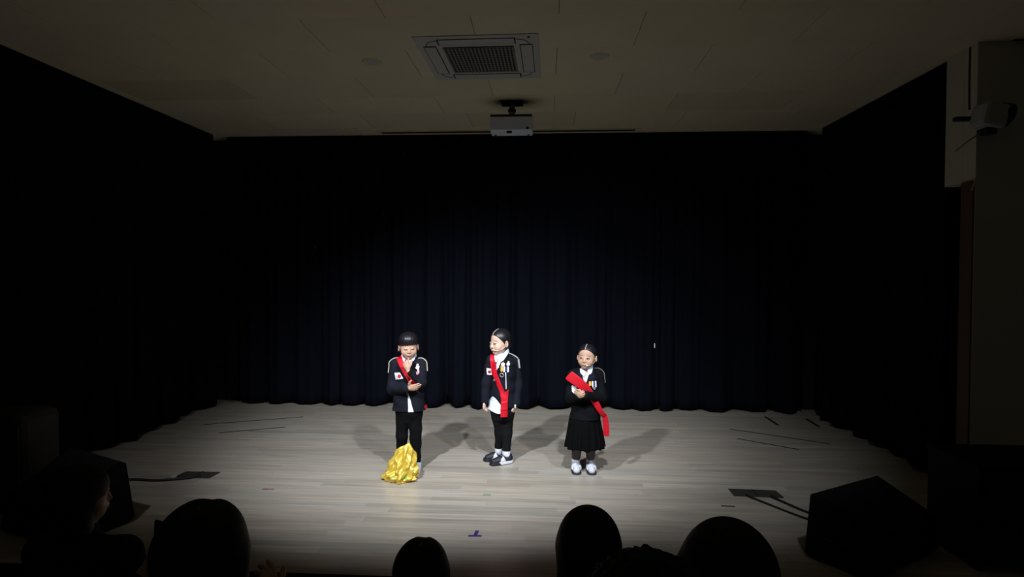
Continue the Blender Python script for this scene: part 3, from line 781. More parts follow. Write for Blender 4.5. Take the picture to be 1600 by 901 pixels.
# ---- the boy
def boy():
    pr_ = empty('person', (-1.17, 4.87, 0), 'boy with a bowl haircut and hand on chin, in black suit and red sash', 'person', 'children performing on stage')
    hd = Head((.004, -.028, 1.076), .30, .15, -.04, .97)
    B = Field()
    sh_l, el_l, wr_l = (-.120, .0, .925), (-.135, -.045, .715), (.030, -.150, .742)
    sh_r, el_r, wr_r = (.120, .0, .925), (.122, -.075, .775), (.040, -.148, .880)
    trunk = [(.50, 0, .01, .100, .080), (.58, 0, .01, .098, .076), (.68, 0, .005, .092, .074), (.80, 0, .0, .105, .078), (.90, 0, 0, .108, .070), (.945, 0, .0, .08, .055)]
    B.trunk(trunk, 0, 0); B.cap((-.10, 0, .925), (.10, 0, .925), .036, k=.04); B.cap((0, .012, .92), (0, -.005, 1.01), .040, .036, k=.03)
    hd.fields(B)
    hips = [((-.052, .01, .50), (-.062, .0, .30), (-.070, .055, .06)), ((.052, .01, .50), (.060, .0, .30), (.055, .02, .06))]
    for a, b, c in hips:
        B.chain([a, b, c], [.054, .042, .030], k=.015); B.cap((c[0], c[1], .05), (c[0], c[1] - .10, .03), .025, .022, k=.02)
    B.chain([sh_l, el_l, wr_l], [.038, .030, .019], k=.02); B.chain([sh_r, el_r, wr_r], [.038, .030, .019], k=.02)
    add_hand(B, wr_l, (1, -.12, .16), (-.05, -.35, 1), (0, 1, .25), (.12, .22, .32, .45), 1.0, (.35, .95, -.1), .35)
    add_hand(B, (.028, -.150, .897), (-.32, .10, .95), (1, -.1, .35), (0, 1, .1), (.45, .95, 1.05, 1.1), 1.0, (.7, .55, .5), .3)
    body = solid('body', B, .0036, M_SKIN2, pr_)
    hd.face(B, body, None, eyes='closed', brow=False, lipw=.015)
    # bowl-cut hair
    Hr = hd.hair_shell(.012); Hr.ell(hd.P(0, -.006, .066), A((.083, .088, .066)) * hd.s, hd.R, k=.02)
    hd.plane(Hr, (0, -.30, -.95), -.013)
    Hr.fn(lambda x, y, z: .0006 * np.sin(260 * x) + 0 * y, (-.3, -.4, .9), (.3, .3, 1.4), 'd')
    solid('hair', Hr, .003, M_HAIR, pr_)
    # trousers
    T = Field(); T.trunk([(.38, 0, .01, .030, .04), (.43, 0, .01, .075, .075), (.50, 0, .01, .112, .093), (.53, 0, .01, .118, .095), (.60, 0, .01, .116, .090)], 0, 0)
    for a, b, c in hips:
        T.chain([a, b, (c[0], c[1], .07)], [.066, .050, .042], k=.012)
    T.half((0, 0, -1), -.062); wob(T, .003, 30, 2)
    solid('trousers', T, .005, M_TROUS, pr_)
    # shirt and jacket
    Sh = Field(); Sh.trunk([q for q in trunk if q[0] > .55], 0, 0, grow=.012); Sh.cap((0, .012, .93), (0, .0, .985), .05, .045, k=.02); Sh.half((0, 0, 1), .995)
    shirt = solid('shirt', Sh, .005, M_SHIRT, pr_)
    fpatch('shirt_tail', Field().trunk([(.50, 0, .01, .13, .105), (.72, 0, .01, .118, .098)], 0, 0), .002, [(.012, .69), (.018, .69), (.066, .528), (.016, .528)], M_SHIRT, shirt, inner=.02)
    J = Field()
    jt = [(.522, .004, .01, .142, .108), (.62, 0, .01, .130, .102), (.72, 0, .006, .122, .098), (.84, 0, .0, .130, .098), (.91, 0, 0, .128, .088), (.955, 0, .002, .098, .066), (.985, 0, .006, .060, .052)]
    J.trunk(jt, 0, 0); J.cap((-.112, 0, .922), (.112, 0, .922), .044, k=.03)
    J.chain([sh_l, el_l, tuple(A(wr_l) * .93 + A(el_l) * .07)], [.048, .044, .034], k=.022); J.chain([sh_r, el_r, tuple(A(wr_r) * .86 + A(el_r) * .14)], [.048, .044, .033], k=.022)
    wob(J, .0028, 34, 1)
    J.half((0, 0, -1), -.528)
    Jsolid = Field().extend(J)
    J.fn((lambda p: lambda x, y, z: np.maximum(p(x, z) + 0 * y, y + .02))(poly2([(-.050, 1.02), (.048, 1.02), (.014, .80), (.010, .80)])), (-.06, -.2, .75), (.06, 0, 1.03), 's')
    J.fn((lambda p: lambda x, y, z: np.maximum(p(x, z) + 0 * y, y + .02))(poly2([(.012, .685), (.016, .685), (.072, .50), (.012, .50)])), (-.02, -.2, .48), (.08, 0, .69), 's')
    jk = solid('jacket', J, .0045, M_JACKET, pr_)
    cyl('button', (.012, -.112, .690), (.012, -.098, .690), .009, M_BUTTON, jk)
    for sx in (-1, 1):
        fpatch('lapel', Jsolid, .005, [(sx * .050, 1.0), (sx * .085, .90), (sx * .06, .87), (.012 + sx * .006, .775), (.012 + sx * .001, .79)], M_JACKETB, jk, y1=-.03)
    # collar
    C = Field(); C.trunk([(.962, 0, .004, .064, .056), (1.005, 0, .006, .054, .048)], 0, 0)
    solid_c = Field().extend(C)
    for nm_, pts in (('collar', [(-.07, 1.025), (-.045, 1.02), (-.004, .985), (-.030, .938), (-.062, .975)]), ('collar', [(.064, 1.01), (.04, 1.005), (.006, .985), (.030, .935), (.060, .965)])):
        fpatch(nm_, Field().extend(Jsolid).extend(C), .007, pts, M_SHIRT, shirt, y1=.03)
    # sash, cords, flag, badge
    T2 = Field().extend(Jsolid)
    fpatch('sash', T2, .009, [(-.122, 1.01), (-.058, 1.0), (.075, .795), (.10, .745), (.06, .735), (.03, .775)], M_SASH, pr_, y1=.02)
    fpatch('sash_end', T2, .008, [(.140, .565), (.170, .57), (.170, .545), (.146, .54)], M_SASH, pr_, y1=.04)
    cord(jk, Jsolid, [((-.085, -.02, .985), (0, -.3, 1)), ((-.12, -.02, .965), (-.3, -.3, 1)), ((-.150, -.025, .935), (-.8, -.4, .6)), ((-.155, -.03, .90), (-1, -.4, .1)), ((-.157, -.04, .85), (-1, -.4, 0))], M_CORD)
    cord(jk, Jsolid, [((.085, -.02, .985), (0, -.3, 1)), ((.12, -.02, .965), (.3, -.3, 1)), ((.148, -.025, .94), (.8, -.4, .6)), ((.152, -.03, .905), (1, -.4, .1)), ((.152, -.035, .87), (1, -.4, 0))], M_CORD)
    fl = fpatch('flag_patch', Jsolid, .004, [(-.106, .856), (-.018, .866), (-.008, .815), (-.096, .797)], M_FLAG, jk, y1=-.01)
    patch('red_disc', Jsolid, .0062, lambda X, Y, Z: np.maximum(np.sqrt((X + .057) ** 2 + (Z - .833) ** 2) - .016 + 0 * Y, Y + .01), (-.09, -.25, .80), (-.02, 0, .87), .002, M_FRED, fl)
    rs = rosette(jk, Jsolid, .093, .905, .015, M_ROSEW, 'rosette'); fpatch('ribbon', Jsolid, .008, [(.088, .899), (.104, .899), (.112, .862), (.108, .850), (.098, .858)], M_PINK, rs, y1=-.01)
    rosette(jk, Jsolid, .090, .926, .008, M_ROSEW, 'rosette_tip')
    shoe(pr_, (.060, .075), (.076, -.115), M_SNEAKW, M_SOLE, style='strap', sock_top=0)
    shoe(pr_, (-.072, .130), (-.082, -.050), M_SNEAKW, M_SOLE, style='strap', sock_top=0)
boy()

# ---- the girl in the middle
def girl_two():
    pr_ = empty('person', (-.41, 5.12, 0), 'girl in the middle in black blazer, white shirt tail, leggings and black sneakers, looking left', 'person', 'children performing on stage')
    by = -.60
    hd = Head((.006, -.010, 1.092), -.86, .08, 0, 1.06)
    B = Field()
    sh_l, el_l, wr_l = (-.070, -.055, .925), (-.112, -.045, .720), (-.122, -.060, .575)
    sh_r, el_r, wr_r = (.125, .045, .925), (.160, .045, .715), (.148, -.020, .545)
    tc = lambda K: [(z, cx + .028, cy, rx, ry) for z, cx, cy, rx, ry in K]
    trunk = tc([(.44, 0, .01, .095, .080), (.52, 0, .01, .096, .08), (.62, 0, .005, .086, .07), (.76, 0, .0, .096, .072), (.88, 0, 0, .104, .068), (.94, 0, .0, .075, .052)])
    B.trunk(trunk, by, 0); B.cap((-.052, -.045, .925), (.112, .045, .925), .036, k=.04); B.cap((.030, .006, .92), (.018, 0, 1.02), .036, .034, k=.03)
    hd.fields(B)
    legs = [((-.012, -.01, .46), (.005, .055, .27), (-.012, .095, .08)), ((.070, .02, .46), (.068, .02, .27), (.064, .010, .08))]
    for a, b, c in legs: B.chain([a, b, c], [.050, .040, .026], k=.012)
    B.cap((-.012, .09, .05), (-.06, .07, .035), .020, .016, k=.01); B.cap((.064, .01, .05), (.01, -.018, .035), .020, .016, k=.01)
    B.chain([sh_l, el_l, wr_l], [.036, .029, .0185], k=.02); B.chain([sh_r, el_r, wr_r], [.036, .029, .0185], k=.02)
    add_hand(B, wr_l, (-.1, -.15, -1), (-.3, -1, .1), (1, -.3, 0), .45, .92, (.8, .5, .2), .3)
    add_hand(B, wr_r, (-.13, -.15, -1), (-.3, -1, .1), (-1, .2, 0), .40, .92, (.8, .5, .2), .3)
    body = solid('body', B, .0036, M_SKIN, pr_)
    hd.face(B, body, None, gaze=.0)
    # hair
    Hr = hd.hair_shell(.008); Hr.ell(hd.P(0, .042, .030), A((.064, .054, .066)) * hd.s, hd.R, k=.02); Hr.ell(hd.P(0, .06, -.03), A((.045, .045, .04)) * hd.s, hd.R, k=.02)
    hd.plane(Hr, (0, -.80, -.60), .012); hd.plane(Hr, (0, .1, -1), .068)
    Hr.ell(hd.P(-.01, .102, -.045), A((.024, .022, .024)) * hd.s, hd.R, k=.006)
    hr = solid('hair', Hr, .003, M_HAIR, pr_)
    c = hd.P(0, -.04, .10)
    patch('hair_parting', Hr, .0016, lambda x, y, z: np.maximum(np.maximum(np.abs(x) - .0042, y + .005), -z), c - .09, c + .09, .0018, M_PART, hr, frame=(hd.R, hd.c))
    # leggings
    T = Field(); T.trunk(tc([(.40, 0, .01, .092, .084), (.46, 0, .01, .112, .094), (.56, 0, .01, .104, .088)]), by, 0)
    for a, b, c in legs: T.chain([a, b, (c[0], c[1], .10)], [.064, .048, .036], k=.02)
    T.half((0, 0, -1), -.112); wob(T, .002, 30, 3)
    solid('leggings', T, .005, M_LEGG, pr_)
    Sh = Field(); Sh.trunk(tc([(.452, -.034, -.01, .108, .098), (.56, -.014, 0, .104, .092), (.70, 0, .004, .100, .084), (.85, 0, 0, .108, .078), (.93, 0, 0, .085, .06), (.97, 0, .004, .05, .046)]), by, 0)
    Sh.cap((.030, .006, .93), (.024, .002, .985), .048, .044, k=.02); Sh.cap((.020, -.040, .87), (.018, -.018, .955), .052, .042, k=.03); Sh.half((0, 0, 1), .995)
    Sh.fn(lambda x, y, z: np.maximum((z - .47 - .25 * np.maximum(-(x + .0), 0) - .25 * np.maximum(x - .05, 0)), -1 + 0 * y), (-.3, -.3, .3), (.3, .3, .6), 's')
    wob(Sh, .002, 50, 2)
    shirt = solid('shirt', Sh, .0045, M_SHIRT, pr_)
    J = Field()
    J.trunk(tc([(.50, .004, .012, .132, .112), (.60, 0, .01, .122, .102), (.72, 0, .006, .116, .094), (.84, 0, .0, .122, .092), (.905, 0, 0, .120, .084), (.95, 0, .002, .094, .064), (.985, 0, .006, .055, .05)]), by, 0)
    J.cap((-.062, -.048, .920), (.122, .046, .920), .043, k=.03)
    J.chain([sh_l, el_l, tuple(A(wr_l) + A((0, 0, .0)))], [.046, .043, .036], k=.02); J.chain([sh_r, el_r, wr_r], [.048, .046, .040], k=.02)
    wob(J, .0028, 34, 4)
    J.fn(lambda x, y, z: np.maximum((z - .525 - .10 * np.maximum(-(x + .02), 0) + .10 * np.maximum(x - .06, 0)), -1 + 0 * y), (-.4, -.4, .3), (.4, .4, .62), 's')
    Jsolid = Field().extend(J)
    J.fn((lambda p: lambda x, y, z: np.maximum(p(x, z) + 0 * y, y + .0))(poly2([(-.040, 1.03), (.085, 1.05), (-.010, .855), (-.020, .855)])), (-.08, -.2, .84), (.1, 0, 1.05), 's')
    J.fn((lambda p: lambda x, y, z: np.maximum(p(x, z) + 0 * y, y + .01))(poly2([(-.078, .60), (-.060, .60), (.025, .50), (-.112, .50)])), (-.14, -.2, .48), (.05, 0, .61), 's')
    jk = solid('jacket', J, .0045, M_JACKET, pr_)
    fpatch('lapel', Jsolid, .005, [(.085, 1.0), (.085, .93), (.055, .92), (-.012, .80), (-.016, .85), (.06, 1.0)], M_JACKETB, jk, y1=.0)
    cyl('button', (-.035, -.125, .77), (-.035, -.095, .77), .008, M_BUTTON, jk)
    C = Field(); C.trunk([(.955, .028, .004, .060, .054), (1.02, .026, .006, .050, .046)], by, 0)
    fpatch('collar', Field().extend(Jsolid).extend(C), .007, [(.083, 1.035), (.070, 1.03), (.035, .985), (-.012, .955), (.010, .918), (.040, .935), (.088, 1.0)], M_SHIRT, shirt, y1=.06)
    fpatch('collar', Field().extend(Jsolid).extend(C), .007, [(-.034, 1.0), (-.018, .96), (-.014, .918), (-.030, .925), (-.048, .965)], M_SHIRT, shirt, y1=.02)
    T2 = Field().extend(Jsolid)
    T2.trunk(tc([(.44, -.010, .0, .112, .112), (.56, -.006, .006, .114, .110)]), by, .02)
    fpatch('sash', T2, .009, [(-.078, .995), (-.045, .995), (-.030, .93), (-.012, .82), (.030, .72), (.058, .66), (.092, .685), (.085, .60), (.082, .445), (.020, .445), (.024, .60), (.012, .66), (-.030, .745), (-.060, .82), (-.070, .90)], M_SASH, pr_, y1=.02)
    cord(jk, Jsolid, [((.085, .0, .985), (.2, -.3, 1)), ((.125, .02, .965), (.4, -.3, 1)), ((.160, .025, .935), (.8, -.5, .6))], M_CORDG, .006)
    cord(jk, Jsolid, [((.160, .025, .93), (.9, -.5, .4)), ((.168, .02, .90), (1, -.5, .1)), ((.175, .02, .855), (1, -.5, 0))], M_CORDG, .009)
    fl = fpatch('flag_patch', Jsolid, .004, [(-.106, .870), (-.058, .864), (-.054, .806), (-.102, .812)], M_FLAG, jk, y1=.02)
    patch('red_disc', Jsolid, .0062, lambda X, Y, Z: np.maximum(np.sqrt((X + .079) ** 2 + (Z - .838) ** 2) - .014 + 0 * Y, Y - .02), (-.11, -.25, .81), (-.05, 0.03, .87), .002, M_FRED2, fl)
    rosette(jk, Jsolid, .040, .905, .017, M_ROSEW, 'medal_bow'); rosette(jk, Jsolid, .086, .908, .015, M_ROSEW, 'medal_bow'); rosette(jk, Jsolid, .088, .925, .008, M_ROSEW, 'medal_pin')
    m1 = fpatch('medal_ribbon', Jsolid, .008, [(.018, .892), (.042, .890), (.040, .848), (.028, .838), (.018, .848)], M_GOLDM, jk, y1=.0)
    patch('medal_ring', Jsolid, .011, lambda X, Y, Z: np.maximum(np.abs(np.sqrt((X - .030) ** 2 + (Z - .812) ** 2) - .016) - .0045 + 0 * Y, Y), (.0, -.25, .78), (.06, .01, .845), .002, M_SILV, jk)
    for x0 in (.050, .084): fpatch('medal_ribbon', Jsolid, .008, [(x0 - .006, .888), (x0 + .008, .888), (x0 + .008, .842), (x0, .836), (x0 - .006, .842)], M_RIBW, jk, y1=.02)
    fpatch('medal_ribbon', Jsolid, .0075, [(.060, .886), (.074, .886), (.074, .846), (.060, .846)], M_RIBN, jk, y1=.02)
    fpatch('hanging_cord', Jsolid, .008, [(.060, .838), (.069, .838), (.073, .690), (.066, .690)], M_RIBW, jk, y1=.02)
    fpatch('cuff_tag', Jsolid, .010, [(.140, .545), (.154, .545), (.154, .515), (.140, .515)], M_ROSEW, jk, y1=.06)
    q = [hd.P(.074, .004, -.028), hd.P(.066, -.030, -.050), hd.P(.048, -.066, -.060), hd.P(.026, -.086, -.056)]
    mc = tube('headset_microphone', [tuple(p) for p in q], .0030, M_MIC, pr_); mt = mat('x', (1, 1, 1)) if False else M_MIC
    bm = bmesh.new(); bmesh.ops.create_icosphere(bm, subdivisions=2, radius=.006, matrix=Matrix.Translation(Vector(tuple(map(float, q[-1]))))); bmobj('microphone_tip', bm, M_MIC, mc, True)
    shoe(pr_, (.118, .032), (-.072, -.068), M_SNEAK, M_SNEAK, style='panel', sock_top=.132, ankle=(.064, .010))
    shoe(pr_, (.036, .125), (-.140, .045), M_SNEAK, M_SNEAK, style='panel', sock_top=.132, ankle=(-.010, .095))
girl_two()

# ---- the girl on the right
def girl_three():
    pr_ = empty('person', (.335, 4.92, 0), 'girl on the right in black jacket and pleated skirt with white shoes, hands clasped', 'person', 'children performing on stage')
    by = -.18
    hd = Head((.018, -.020, .998), -.34, .03, .03, .96)
    B = Field()
    sh_l, el_l, wr_l = (-.100, -.02, .845), (-.125, -.050, .655), (-.058, -.180, .690)
    sh_r, el_r, wr_r = (.118, .020, .845), (.144, -.045, .660), (-.010, -.185, .706)
    tc = lambda K: [(z, cx + .008, cy, rx, ry) for z, cx, cy, rx, ry in K]
    trunk = tc([(.43, 0, .01, .095, .080), (.52, 0, .01, .092, .078), (.62, 0, .005, .088, .07), (.74, 0, .0, .096, .072), (.82, 0, 0, .100, .066), (.868, 0, .0, .072, .052)])
    B.trunk(trunk, by, 0); B.cap((-.085, -.01, .845), (.100, .015, .845), .035, k=.04); B.cap((.010, .006, .85), (.012, 0, .93), .036, .034, k=.03)
    hd.fields(B)
    legs = [((-.050, .01, .44), (-.056, .02, .27), (-.066, .07, .07)), ((.060, .01, .44), (.060, .02, .27), (.060, .075, .07))]
    for a, b, c in legs:
        B.chain([a, b, c], [.056, .040, .027], k=.025); B.cap((c[0], c[1], .05), (c[0], c[1] - .10, .03), .024, .022, k=.02)
    B.chain([sh_l, el_l, wr_l], [.035, .028, .018], k=.02); B.chain([sh_r, el_r, wr_r], [.035, .028, .018], k=.02)
    add_hand(B, (-.018, -.190, .710), (-1, -.10, .05), (-.1, -.4, 1), (-.1, .8, -.3), (.55, .7, .75, .8), .88, (.8, .6, .1), .4)
    add_hand(B, (-.062, -.165, .690), (.35, -.75, .35), (-.6, .1, 1), (.6, .5, .3), (.7, .8, .85, .9), .85, (.7, .6, .3), .4)
    body = solid('body', B, .0036, M_SKIN2, pr_)
    hd.face(B, body, None, gaze=-.001)
    Hr = hd.hair_shell(.008); Hr.ell(hd.P(0, .042, .030), A((.064, .054, .066)) * hd.s, hd.R, k=.02); Hr.ell(hd.P(0, .06, -.03), A((.045, .045, .04)) * hd.s, hd.R, k=.02)
    hd.plane(Hr, (0, -.78, -.62), .006); hd.plane(Hr, (0, .1, -1), .068)
    Hr.ell(hd.P(0, .118, -.035), A((.032, .026, .032)) * hd.s, hd.R, k=.006)
    hr = solid('hair', Hr, .003, M_HAIR, pr_)
    c = hd.P(0, -.04, .10)
    patch('hair_parting', Hr, .0016, lambda x, y, z: np.maximum(np.maximum(np.abs(x) - .0036, y + .005), -z), c - .09, c + .09, .0018, M_PART, hr, frame=(hd.R, hd.c))
    Sh = Field(); Sh.trunk(trunk, by, 0, grow=.010); Sh.cap((.010, .006, .86), (.012, .002, .905), .044, .040, k=.02); Sh.half((0, 0, 1), .915)
    shirt = solid('shirt', Sh, .0045, M_SHIRT, pr_)
    J = Field()
    J.trunk(tc([(.465, 0, .012, .134, .112), (.55, 0, .01, .124, .104), (.66, 0, .006, .116, .096), (.76, 0, .0, .120, .092), (.825, 0, 0, .120, .084), (.872, 0, .002, .090, .064), (.905, 0, .006, .055, .05)]), by, 0)
    J.cap((-.098, -.016, .842), (.115, .018, .842), .043, k=.03)
    J.chain([sh_l, el_l, tuple(A(wr_l) * .88 + A(el_l) * .12)], [.045, .042, .034], k=.02); J.chain([sh_r, el_r, tuple(A(wr_r) * .95 + A(el_r) * .05)], [.047, .043, .034], k=.02)
    wob(J, .0028, 34, 6); J.half((0, 0, -1), -.470)
    Jsolid = Field().extend(J)
    J.fn((lambda p: lambda x, y, z: np.maximum(p(x, z) + 0 * y, y + .0))(poly2([(-.048, .94), (.062, .95), (.004, .775), (-.006, .775)])), (-.08, -.2, .74), (.1, 0, .96), 's')
    jk = solid('jacket', J, .0045, M_JACKETB, pr_)
    for sx in (-1, 1):
        fpatch('lapel', Jsolid, .005, [(.006 + sx * .050, .91), (.006 + sx * .080, .83), (.006 + sx * .055, .80), (0 + sx * .006, .72), (0, .76)], M_JACKET, jk, y1=-.0)
    C = Field(); C.trunk([(.875, .010, .004, .058, .053), (.925, .012, .004, .050, .046)], by, 0)
    for pts in ([(.066, .945), (.045, .935), (.018, .885), (.028, .850), (.055, .868), (.072, .91)], [(-.044, .90), (-.036, .90), (.012, .875), (-.010, .835), (-.040, .865)]):
        fpatch('collar', Field().extend(Jsolid).extend(C), .007, pts, M_SHIRT, shirt, y1=.05)
    TG = Field()
    for a, b, c in legs: TG.chain([(b[0], b[1], .33), b, (c[0], c[1], .10)], [.056, .051, .036], k=.01)
    solid('leg_layer', TG, .004, M_LEGDARK, pr_)  # dark layer added over the leg skin, from skirt to socks
    # pleated skirt
    n, m = 240, 26; V, Fc = [], []; rr_ = random.Random(4); ph = [rr_.uniform(0, 6.3) for _ in range(5)]
    for inner in (0, 1):
        for j in range(m + 1):
            t = j / m; z = .50 - (.50 - .222) * t
            for i in range(n):
                th = 2 * PI * i / n
                f = math.sin(17 * th + ph[0] + .8 * math.sin(3 * th + ph[1])); f = math.copysign(abs(f) ** .7, f)
                f2 = math.sin(7 * th + ph[2])
                rx, ry = .122 + .045 * t ** .8, .100 + .045 * t ** .8
                k = 1 + (.012 + .055 * t) * f + .03 * t * f2
                q = k - (.02 if inner else 0)
                V.append((.003 + rx * q * math.cos(th), .012 + ry * q * math.sin(th), z + .008 * t * f2))
    o = (m + 1) * n
    for j in range(m):
        for i in range(n):
            i2 = (i + 1) % n; a, b, c, d = j * n + i, j * n + i2, (j + 1) * n + i2, (j + 1) * n + i
            Fc.append((d, c, b, a)); Fc.append((a + o, b + o, c + o, d + o))
    for i in range(n):
        i2 = (i + 1) % n; Fc.append((i, i2, o + i2, o + i)); Fc.append((m * n + i2, m * n + i, o + m * n + i, o + m * n + i2))
    meshobj('skirt', V, Fc, M_SKIRT, pr_, True)
    # sash: a stiff band across the chest, its square end standing out past the shoulder, and a hanging tail
    def band(name, pts, wid, thick=.004, par=None, wdir=None):
        P = [Vector(p) for p in pts]; V, Fc = [], []
        for i, p in enumerate(P):
            d = (P[min(i + 1, len(P) - 1)] - P[max(i - 1, 0)]).normalized()
            wv = Vector(wdir[i]).normalized(); wv = (wv - d * wv.dot(d)).normalized(); nn = d.cross(wv)
            for a, b in ((-1, -1), (1, -1), (1, 1), (-1, 1)):
                bulge = 0
                V.append(tuple(p + wv * a * wid[i] / 2 + nn * b * thick))
        for i in range(len(P) - 1):
            for k in range(4): Fc.append((i * 4 + k, i * 4 + (k + 1) % 4, i * 4 + 4 + (k + 1) % 4, i * 4 + 4 + k))
        Fc.append((3, 2, 1, 0)); e_ = (len(P) - 1) * 4; Fc.append((e_, e_ + 1, e_ + 2, e_ + 3))
        o = meshobj(name, V, Fc, M_SASH, par); s = o.modifiers.new('smooth', 'SUBSURF'); s.levels = s.render_levels = 2; 
        for e2 in o.data.edges: pass
        return o
    W = (.62, -.05, .78)
    sash = band('sash', [(-.142, -.100, .857), (-.135, -.102, .850), (-.085, -.112, .815), (-.035, -.116, .780), (.010, -.112, .742), (.045, -.106, .690), (.080, -.110, .635), (.118, -.108, .570), (.150, -.09, .52), (.172, -.06, .490)],
         [.094, .094, .092, .088, .078, .066, .058, .052, .046, .045], par=pr_, wdir=[W] * 5 + [(.7, -.1, .7), (.75, -.15, .65), (.8, -.2, .55), (.8, -.3, .5), (.7, -.4, .6)])
    band('sash_tail', [(.160, -.075, .535), (.166, -.072, .520), (.173, -.068, .47), (.178, -.066, .41), (.180, -.064, .345), (.180, -.064, .335)], [.03, .04, .056, .058, .056, .056], par=sash, wdir=[(1, -.3, .15)] * 6)
    cord(jk, Jsolid, [((.085, .0, .905), (.2, -.3, 1)), ((.12, .01, .885), (.4, -.3, 1)), ((.150, .01, .855), (.8, -.5, .6)), ((.158, .005, .82), (1, -.5, .1)), ((.160, 0, .775), (1, -.5, 0))], M_CORDD, .0032)
    fpatch('flag_patch', Jsolid, .006, [(-.114, .762), (-.072, .762), (-.072, .712), (-.110, .710)], M_FLAG, jk, y1=.03)
    fpatch('medal_ribbon', Jsolid, .008, [(.028, .800), (.048, .802), (.054, .768), (.030, .760)], M_GOLDM, jk, y1=.0)
    for x0 in (.060, .086): fpatch('medal_ribbon', Jsolid, .008, [(x0 - .005, .804), (x0 + .006, .804), (x0 + .008, .752), (x0 - .003, .752)], M_RIBW, jk, y1=.02)
    fpatch('medal_ribbon', Jsolid, .0075, [(.066, .803), (.080, .803), (.082, .754), (.070, .754)], M_RIBN, jk, y1=.02)
    rosette(jk, Jsolid, .076, .745, .011, M_SILV, 'medal', .010)
    q = [hd.P(.074, .004, -.028), hd.P(.066, -.030, -.050), hd.P(.048, -.066, -.062), hd.P(.026, -.088, -.062)]
    mc = tube('headset_microphone', [tuple(p) for p in q], .0018, M_MIC, pr_)
    bm = bmesh.new(); bmesh.ops.create_icosphere(bm, subdivisions=2, radius=.007, matrix=Matrix.Translation(Vector(tuple(map(float, q[-1]))))); bmobj('microphone_tip', bm, M_ROSEW, mc, True)
    shoe(pr_, (-.066, .115), (-.064, -.060), M_SNEAKW, M_SOLEB, sth=.011, style='strap', sock_top=.150, ankle=(-.066, .07))
    shoe(pr_, (.060, .118), (.066, -.058), M_SNEAKW, M_SOLEB, sth=.011, style='strap', sock_top=.150, ankle=(.060, .075))
girl_three()

# ------------------------------------------------------------------ the audience, seen from behind
struct(box('floor_tier', (-6, -2.5, -.75), (6, 1.72, -.28), M_TIER))
struct(box('floor_tier', (-6, -2.5, -.28), (6, .95, -.02), M_TIER))
def audience(x, y, top, label, hair, yaw=0, tilt=0, sc=1.0, seed=0, arms=None, hm=M_AUDH):
    """seated person facing the stage (+y); local origin on the floor under the head"""
    base = -.75 if y > 1.72 else (-.28 if y > .95 else -.02)
    e = empty('person', (x, y, base), label, 'person', 'audience watching from below')
    T = top - base; hz = T - .125 * sc
    hd = Head((0, 0, hz), PI + yaw, tilt, 0, 1.08 * sc)
    B = Field(); hd.fields(B)
    ny = hz - .15 * sc
    B.cap((0, -.02, ny - .06), (0, -.01, ny + .06), .055 * sc, .05 * sc, k=.04)
    B.cap((-.15 * sc, -.02, ny - .10), (.15 * sc, -.02, ny - .10), .065 * sc, k=.06)
    B.trunk([(ny - .52 * sc, 0, -.02, .16 * sc, .11), (ny - .30 * sc, 0, -.02, .15 * sc, .11), (ny - .08 * sc, 0, -.02, .16 * sc, .10)], 0, .05)
    sz = ny - .5 * sc
    for s in (-1, 1):
        B.chain([(s * .09, 0, sz), (s * .10, .30 * sc, sz), (s * .10, .30 * sc, .06)], [.075, .06, .045], k=.03); B.cap((s * .10, .30 * sc, .05), (s * .10, .38 * sc, .04), .04, .035, k=.03)
        if arms: sh, el, wr = [(s * .19 * sc, 0, ny - .10), arms[0][0 if s < 0 else 1], arms[1][0 if s < 0 else 1]]
        else: sh, el, wr = (s * .19 * sc, 0, ny - .10), (s * .21 * sc, .06, ny - .34 * sc), (s * .10, .22, sz + .09)
        B.chain([sh, el, wr], [.055 * sc, .042 * sc, .028 * sc], k=.03)
        if arms: add_hand(B, wr, arms[2][0 if s < 0 else 1], (0, .6, .8), (-s, 0, .2), (.35, .6, .7, .8), 1.15, (.6, .7, .2), .3)
        else: add_hand(B, wr, (-s * .4, 1, -.2), (-s, 0, .2), (0, 0, -1), .3, 1.15)
    body = solid('body', B, .008 if not arms else .006, M_SKIN2, e)
    Cl = Field(); Cl.cap((-.15 * sc, -.02, ny - .10), (.15 * sc, -.02, ny - .10), .078 * sc, k=.06)
    Cl.trunk([(ny - .54 * sc, 0, -.02, .18 * sc, .13), (ny - .30 * sc, 0, -.02, .17 * sc, .13), (ny - .07 * sc, 0, -.02, .17 * sc, .115)], 0, .05); Cl.cap((0, -.02, ny - .07), (0, -.012, ny), .068 * sc, .062 * sc, k=.04)
    for s in (-1, 1):
        if arms: sh, el, wr = [(s * .19 * sc, 0, ny - .10), arms[0][0 if s < 0 else 1], arms[1][0 if s < 0 else 1]]
        else: sh, el, wr = (s * .19 * sc, 0, ny - .10), (s * .21 * sc, .06, ny - .34 * sc), (s * .10, .22, sz + .09)
        wr = tuple(A(wr) * .9 + A(el) * .1)
        Cl.chain([sh, el, wr], [.068 * sc, .055 * sc, .040 * sc], k=.03)
    solid('jacket', Cl, .010, M_AUD, e)
    Tr = Field()
    for s in (-1, 1): Tr.chain([(s * .09, 0, sz), (s * .10, .30 * sc, sz), (s * .10, .30 * sc, .08)], [.092, .075, .06], k=.03)
    solid('trousers', Tr, .012, M_AUD, e)
    Hr = hair(hd); solid('hair', Hr, .007 if hm is M_AUDH else .005, hm, e)
    return e, hd
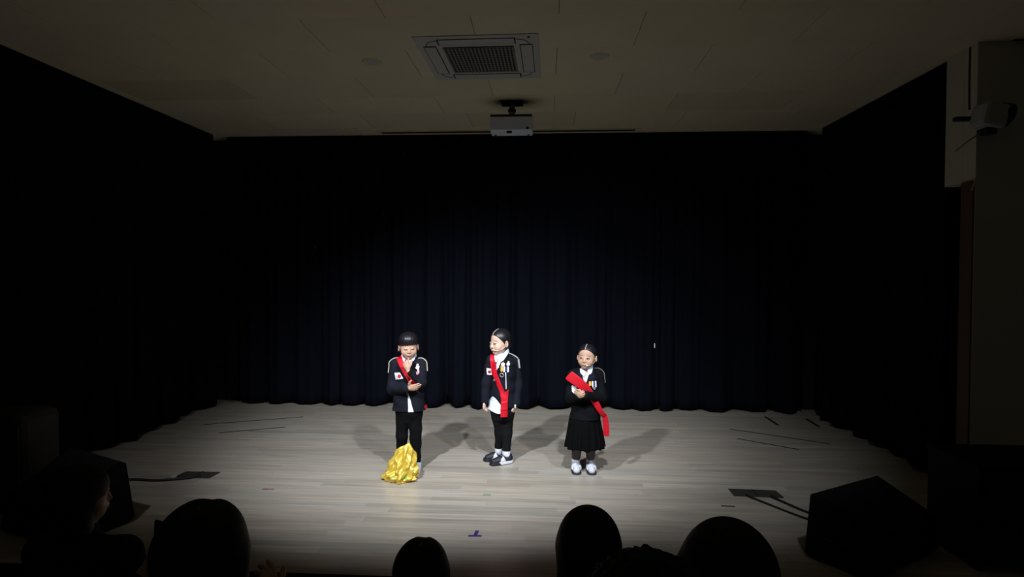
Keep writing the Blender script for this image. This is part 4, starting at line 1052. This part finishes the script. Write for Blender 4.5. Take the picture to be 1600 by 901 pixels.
def bob(long=.16, wide=.0, part=0, rough=0, lean=0, fr=.055):
    def f(hd):
        q = hd.s; F = Field()
        F.ell(hd.P(lean * .3, .016, .030), (A((.0715, .086, .076)) + .016 + wide * .5) * q, hd.R, 0)
        F.cap(hd.P(lean, .03, .0), hd.P(lean * 1.6, .035, -long), (.078 + wide) * q, (.070 + wide) * q, k=.05)
        for sx in (-1, 1): F.cap(hd.P(sx * .05 + lean, .0, -.01), hd.P(sx * .058 + lean * 1.5, .0, -long), (.038 + wide * .6) * q, (.034 + wide) * q, k=.04)
        hd.plane(F, (0, -.9, -.25), fr)
        if part:
            F.ell(hd.P(0, .02, .124), A((.008, .10, .02)) * q, hd.R, k=.02, mode='s')
        if rough:
            F.fn(lambda x, y, z: rough * (np.sin(210 * x + 90 * z) * np.sin(190 * y + 120 * z + 1) + .6 * np.sin(340 * z + 230 * x)), (-.5, -.5, 0), (.5, .5, 2.5), 'd')
        return F
    return f
audience(-1.985, 2.35, .86, 'dark audience head in profile at the far left, before the left floor monitor', bob(.12, .004, fr=.078), yaw=-1.05, seed=1)
eA, hA = audience(-.800, 1.30, 1.150, 'audience woman with long dark hair holding up a black tablet, left foreground', bob(.17, -.002, 1, 0, -.004), seed=2,
         arms=([(-.40, .14, .96), (.16, .16, .92)], [(-.375, .30, 1.065), (-.005, .34, .995)], [(.25, .25, .95), (-.3, .2, 1)]))
audience(-.455, 2.10, .700, 'audience head with a parting, small dark and alone at bottom centre', bob(.12, .004, 1), sc=.98, seed=3)
audience(.142, 1.86, .932, 'audience head with smooth oval black hair, in front of the right girl', bob(.10, .002, 0), sc=1.0, seed=4)
audience(.132, .74, 1.320, 'audience head with fuzzy curly brown hair, low in the frame and partly cut off', bob(.08, .006, 0, .0035), sc=.9, seed=5, hm=M_AUDHB)
audience(.435, 1.36, 1.105, 'audience head with long black hair spreading to one side, before the right floor monitor', bob(.17, .012, 0, 0, .022), seed=6)
tb = empty('tablet', (-1.062, 1.70, .805), 'black tablet held up in front of the woman in the left foreground', 'tablet')
tb.rotation_euler = (.25, .23, 0)
box('case', (-.150, -.006, -.10), (.160, .004, .10), M_BLACKP, tb, .004)
box('screen_bezel', (-.143, -.0072, -.093), (.153, -.0058, .093), M_BLACK, tb)
cyl('camera_lens', (.125, .004, .06), (.125, .008, .06), .007, M_IRIS, tb)
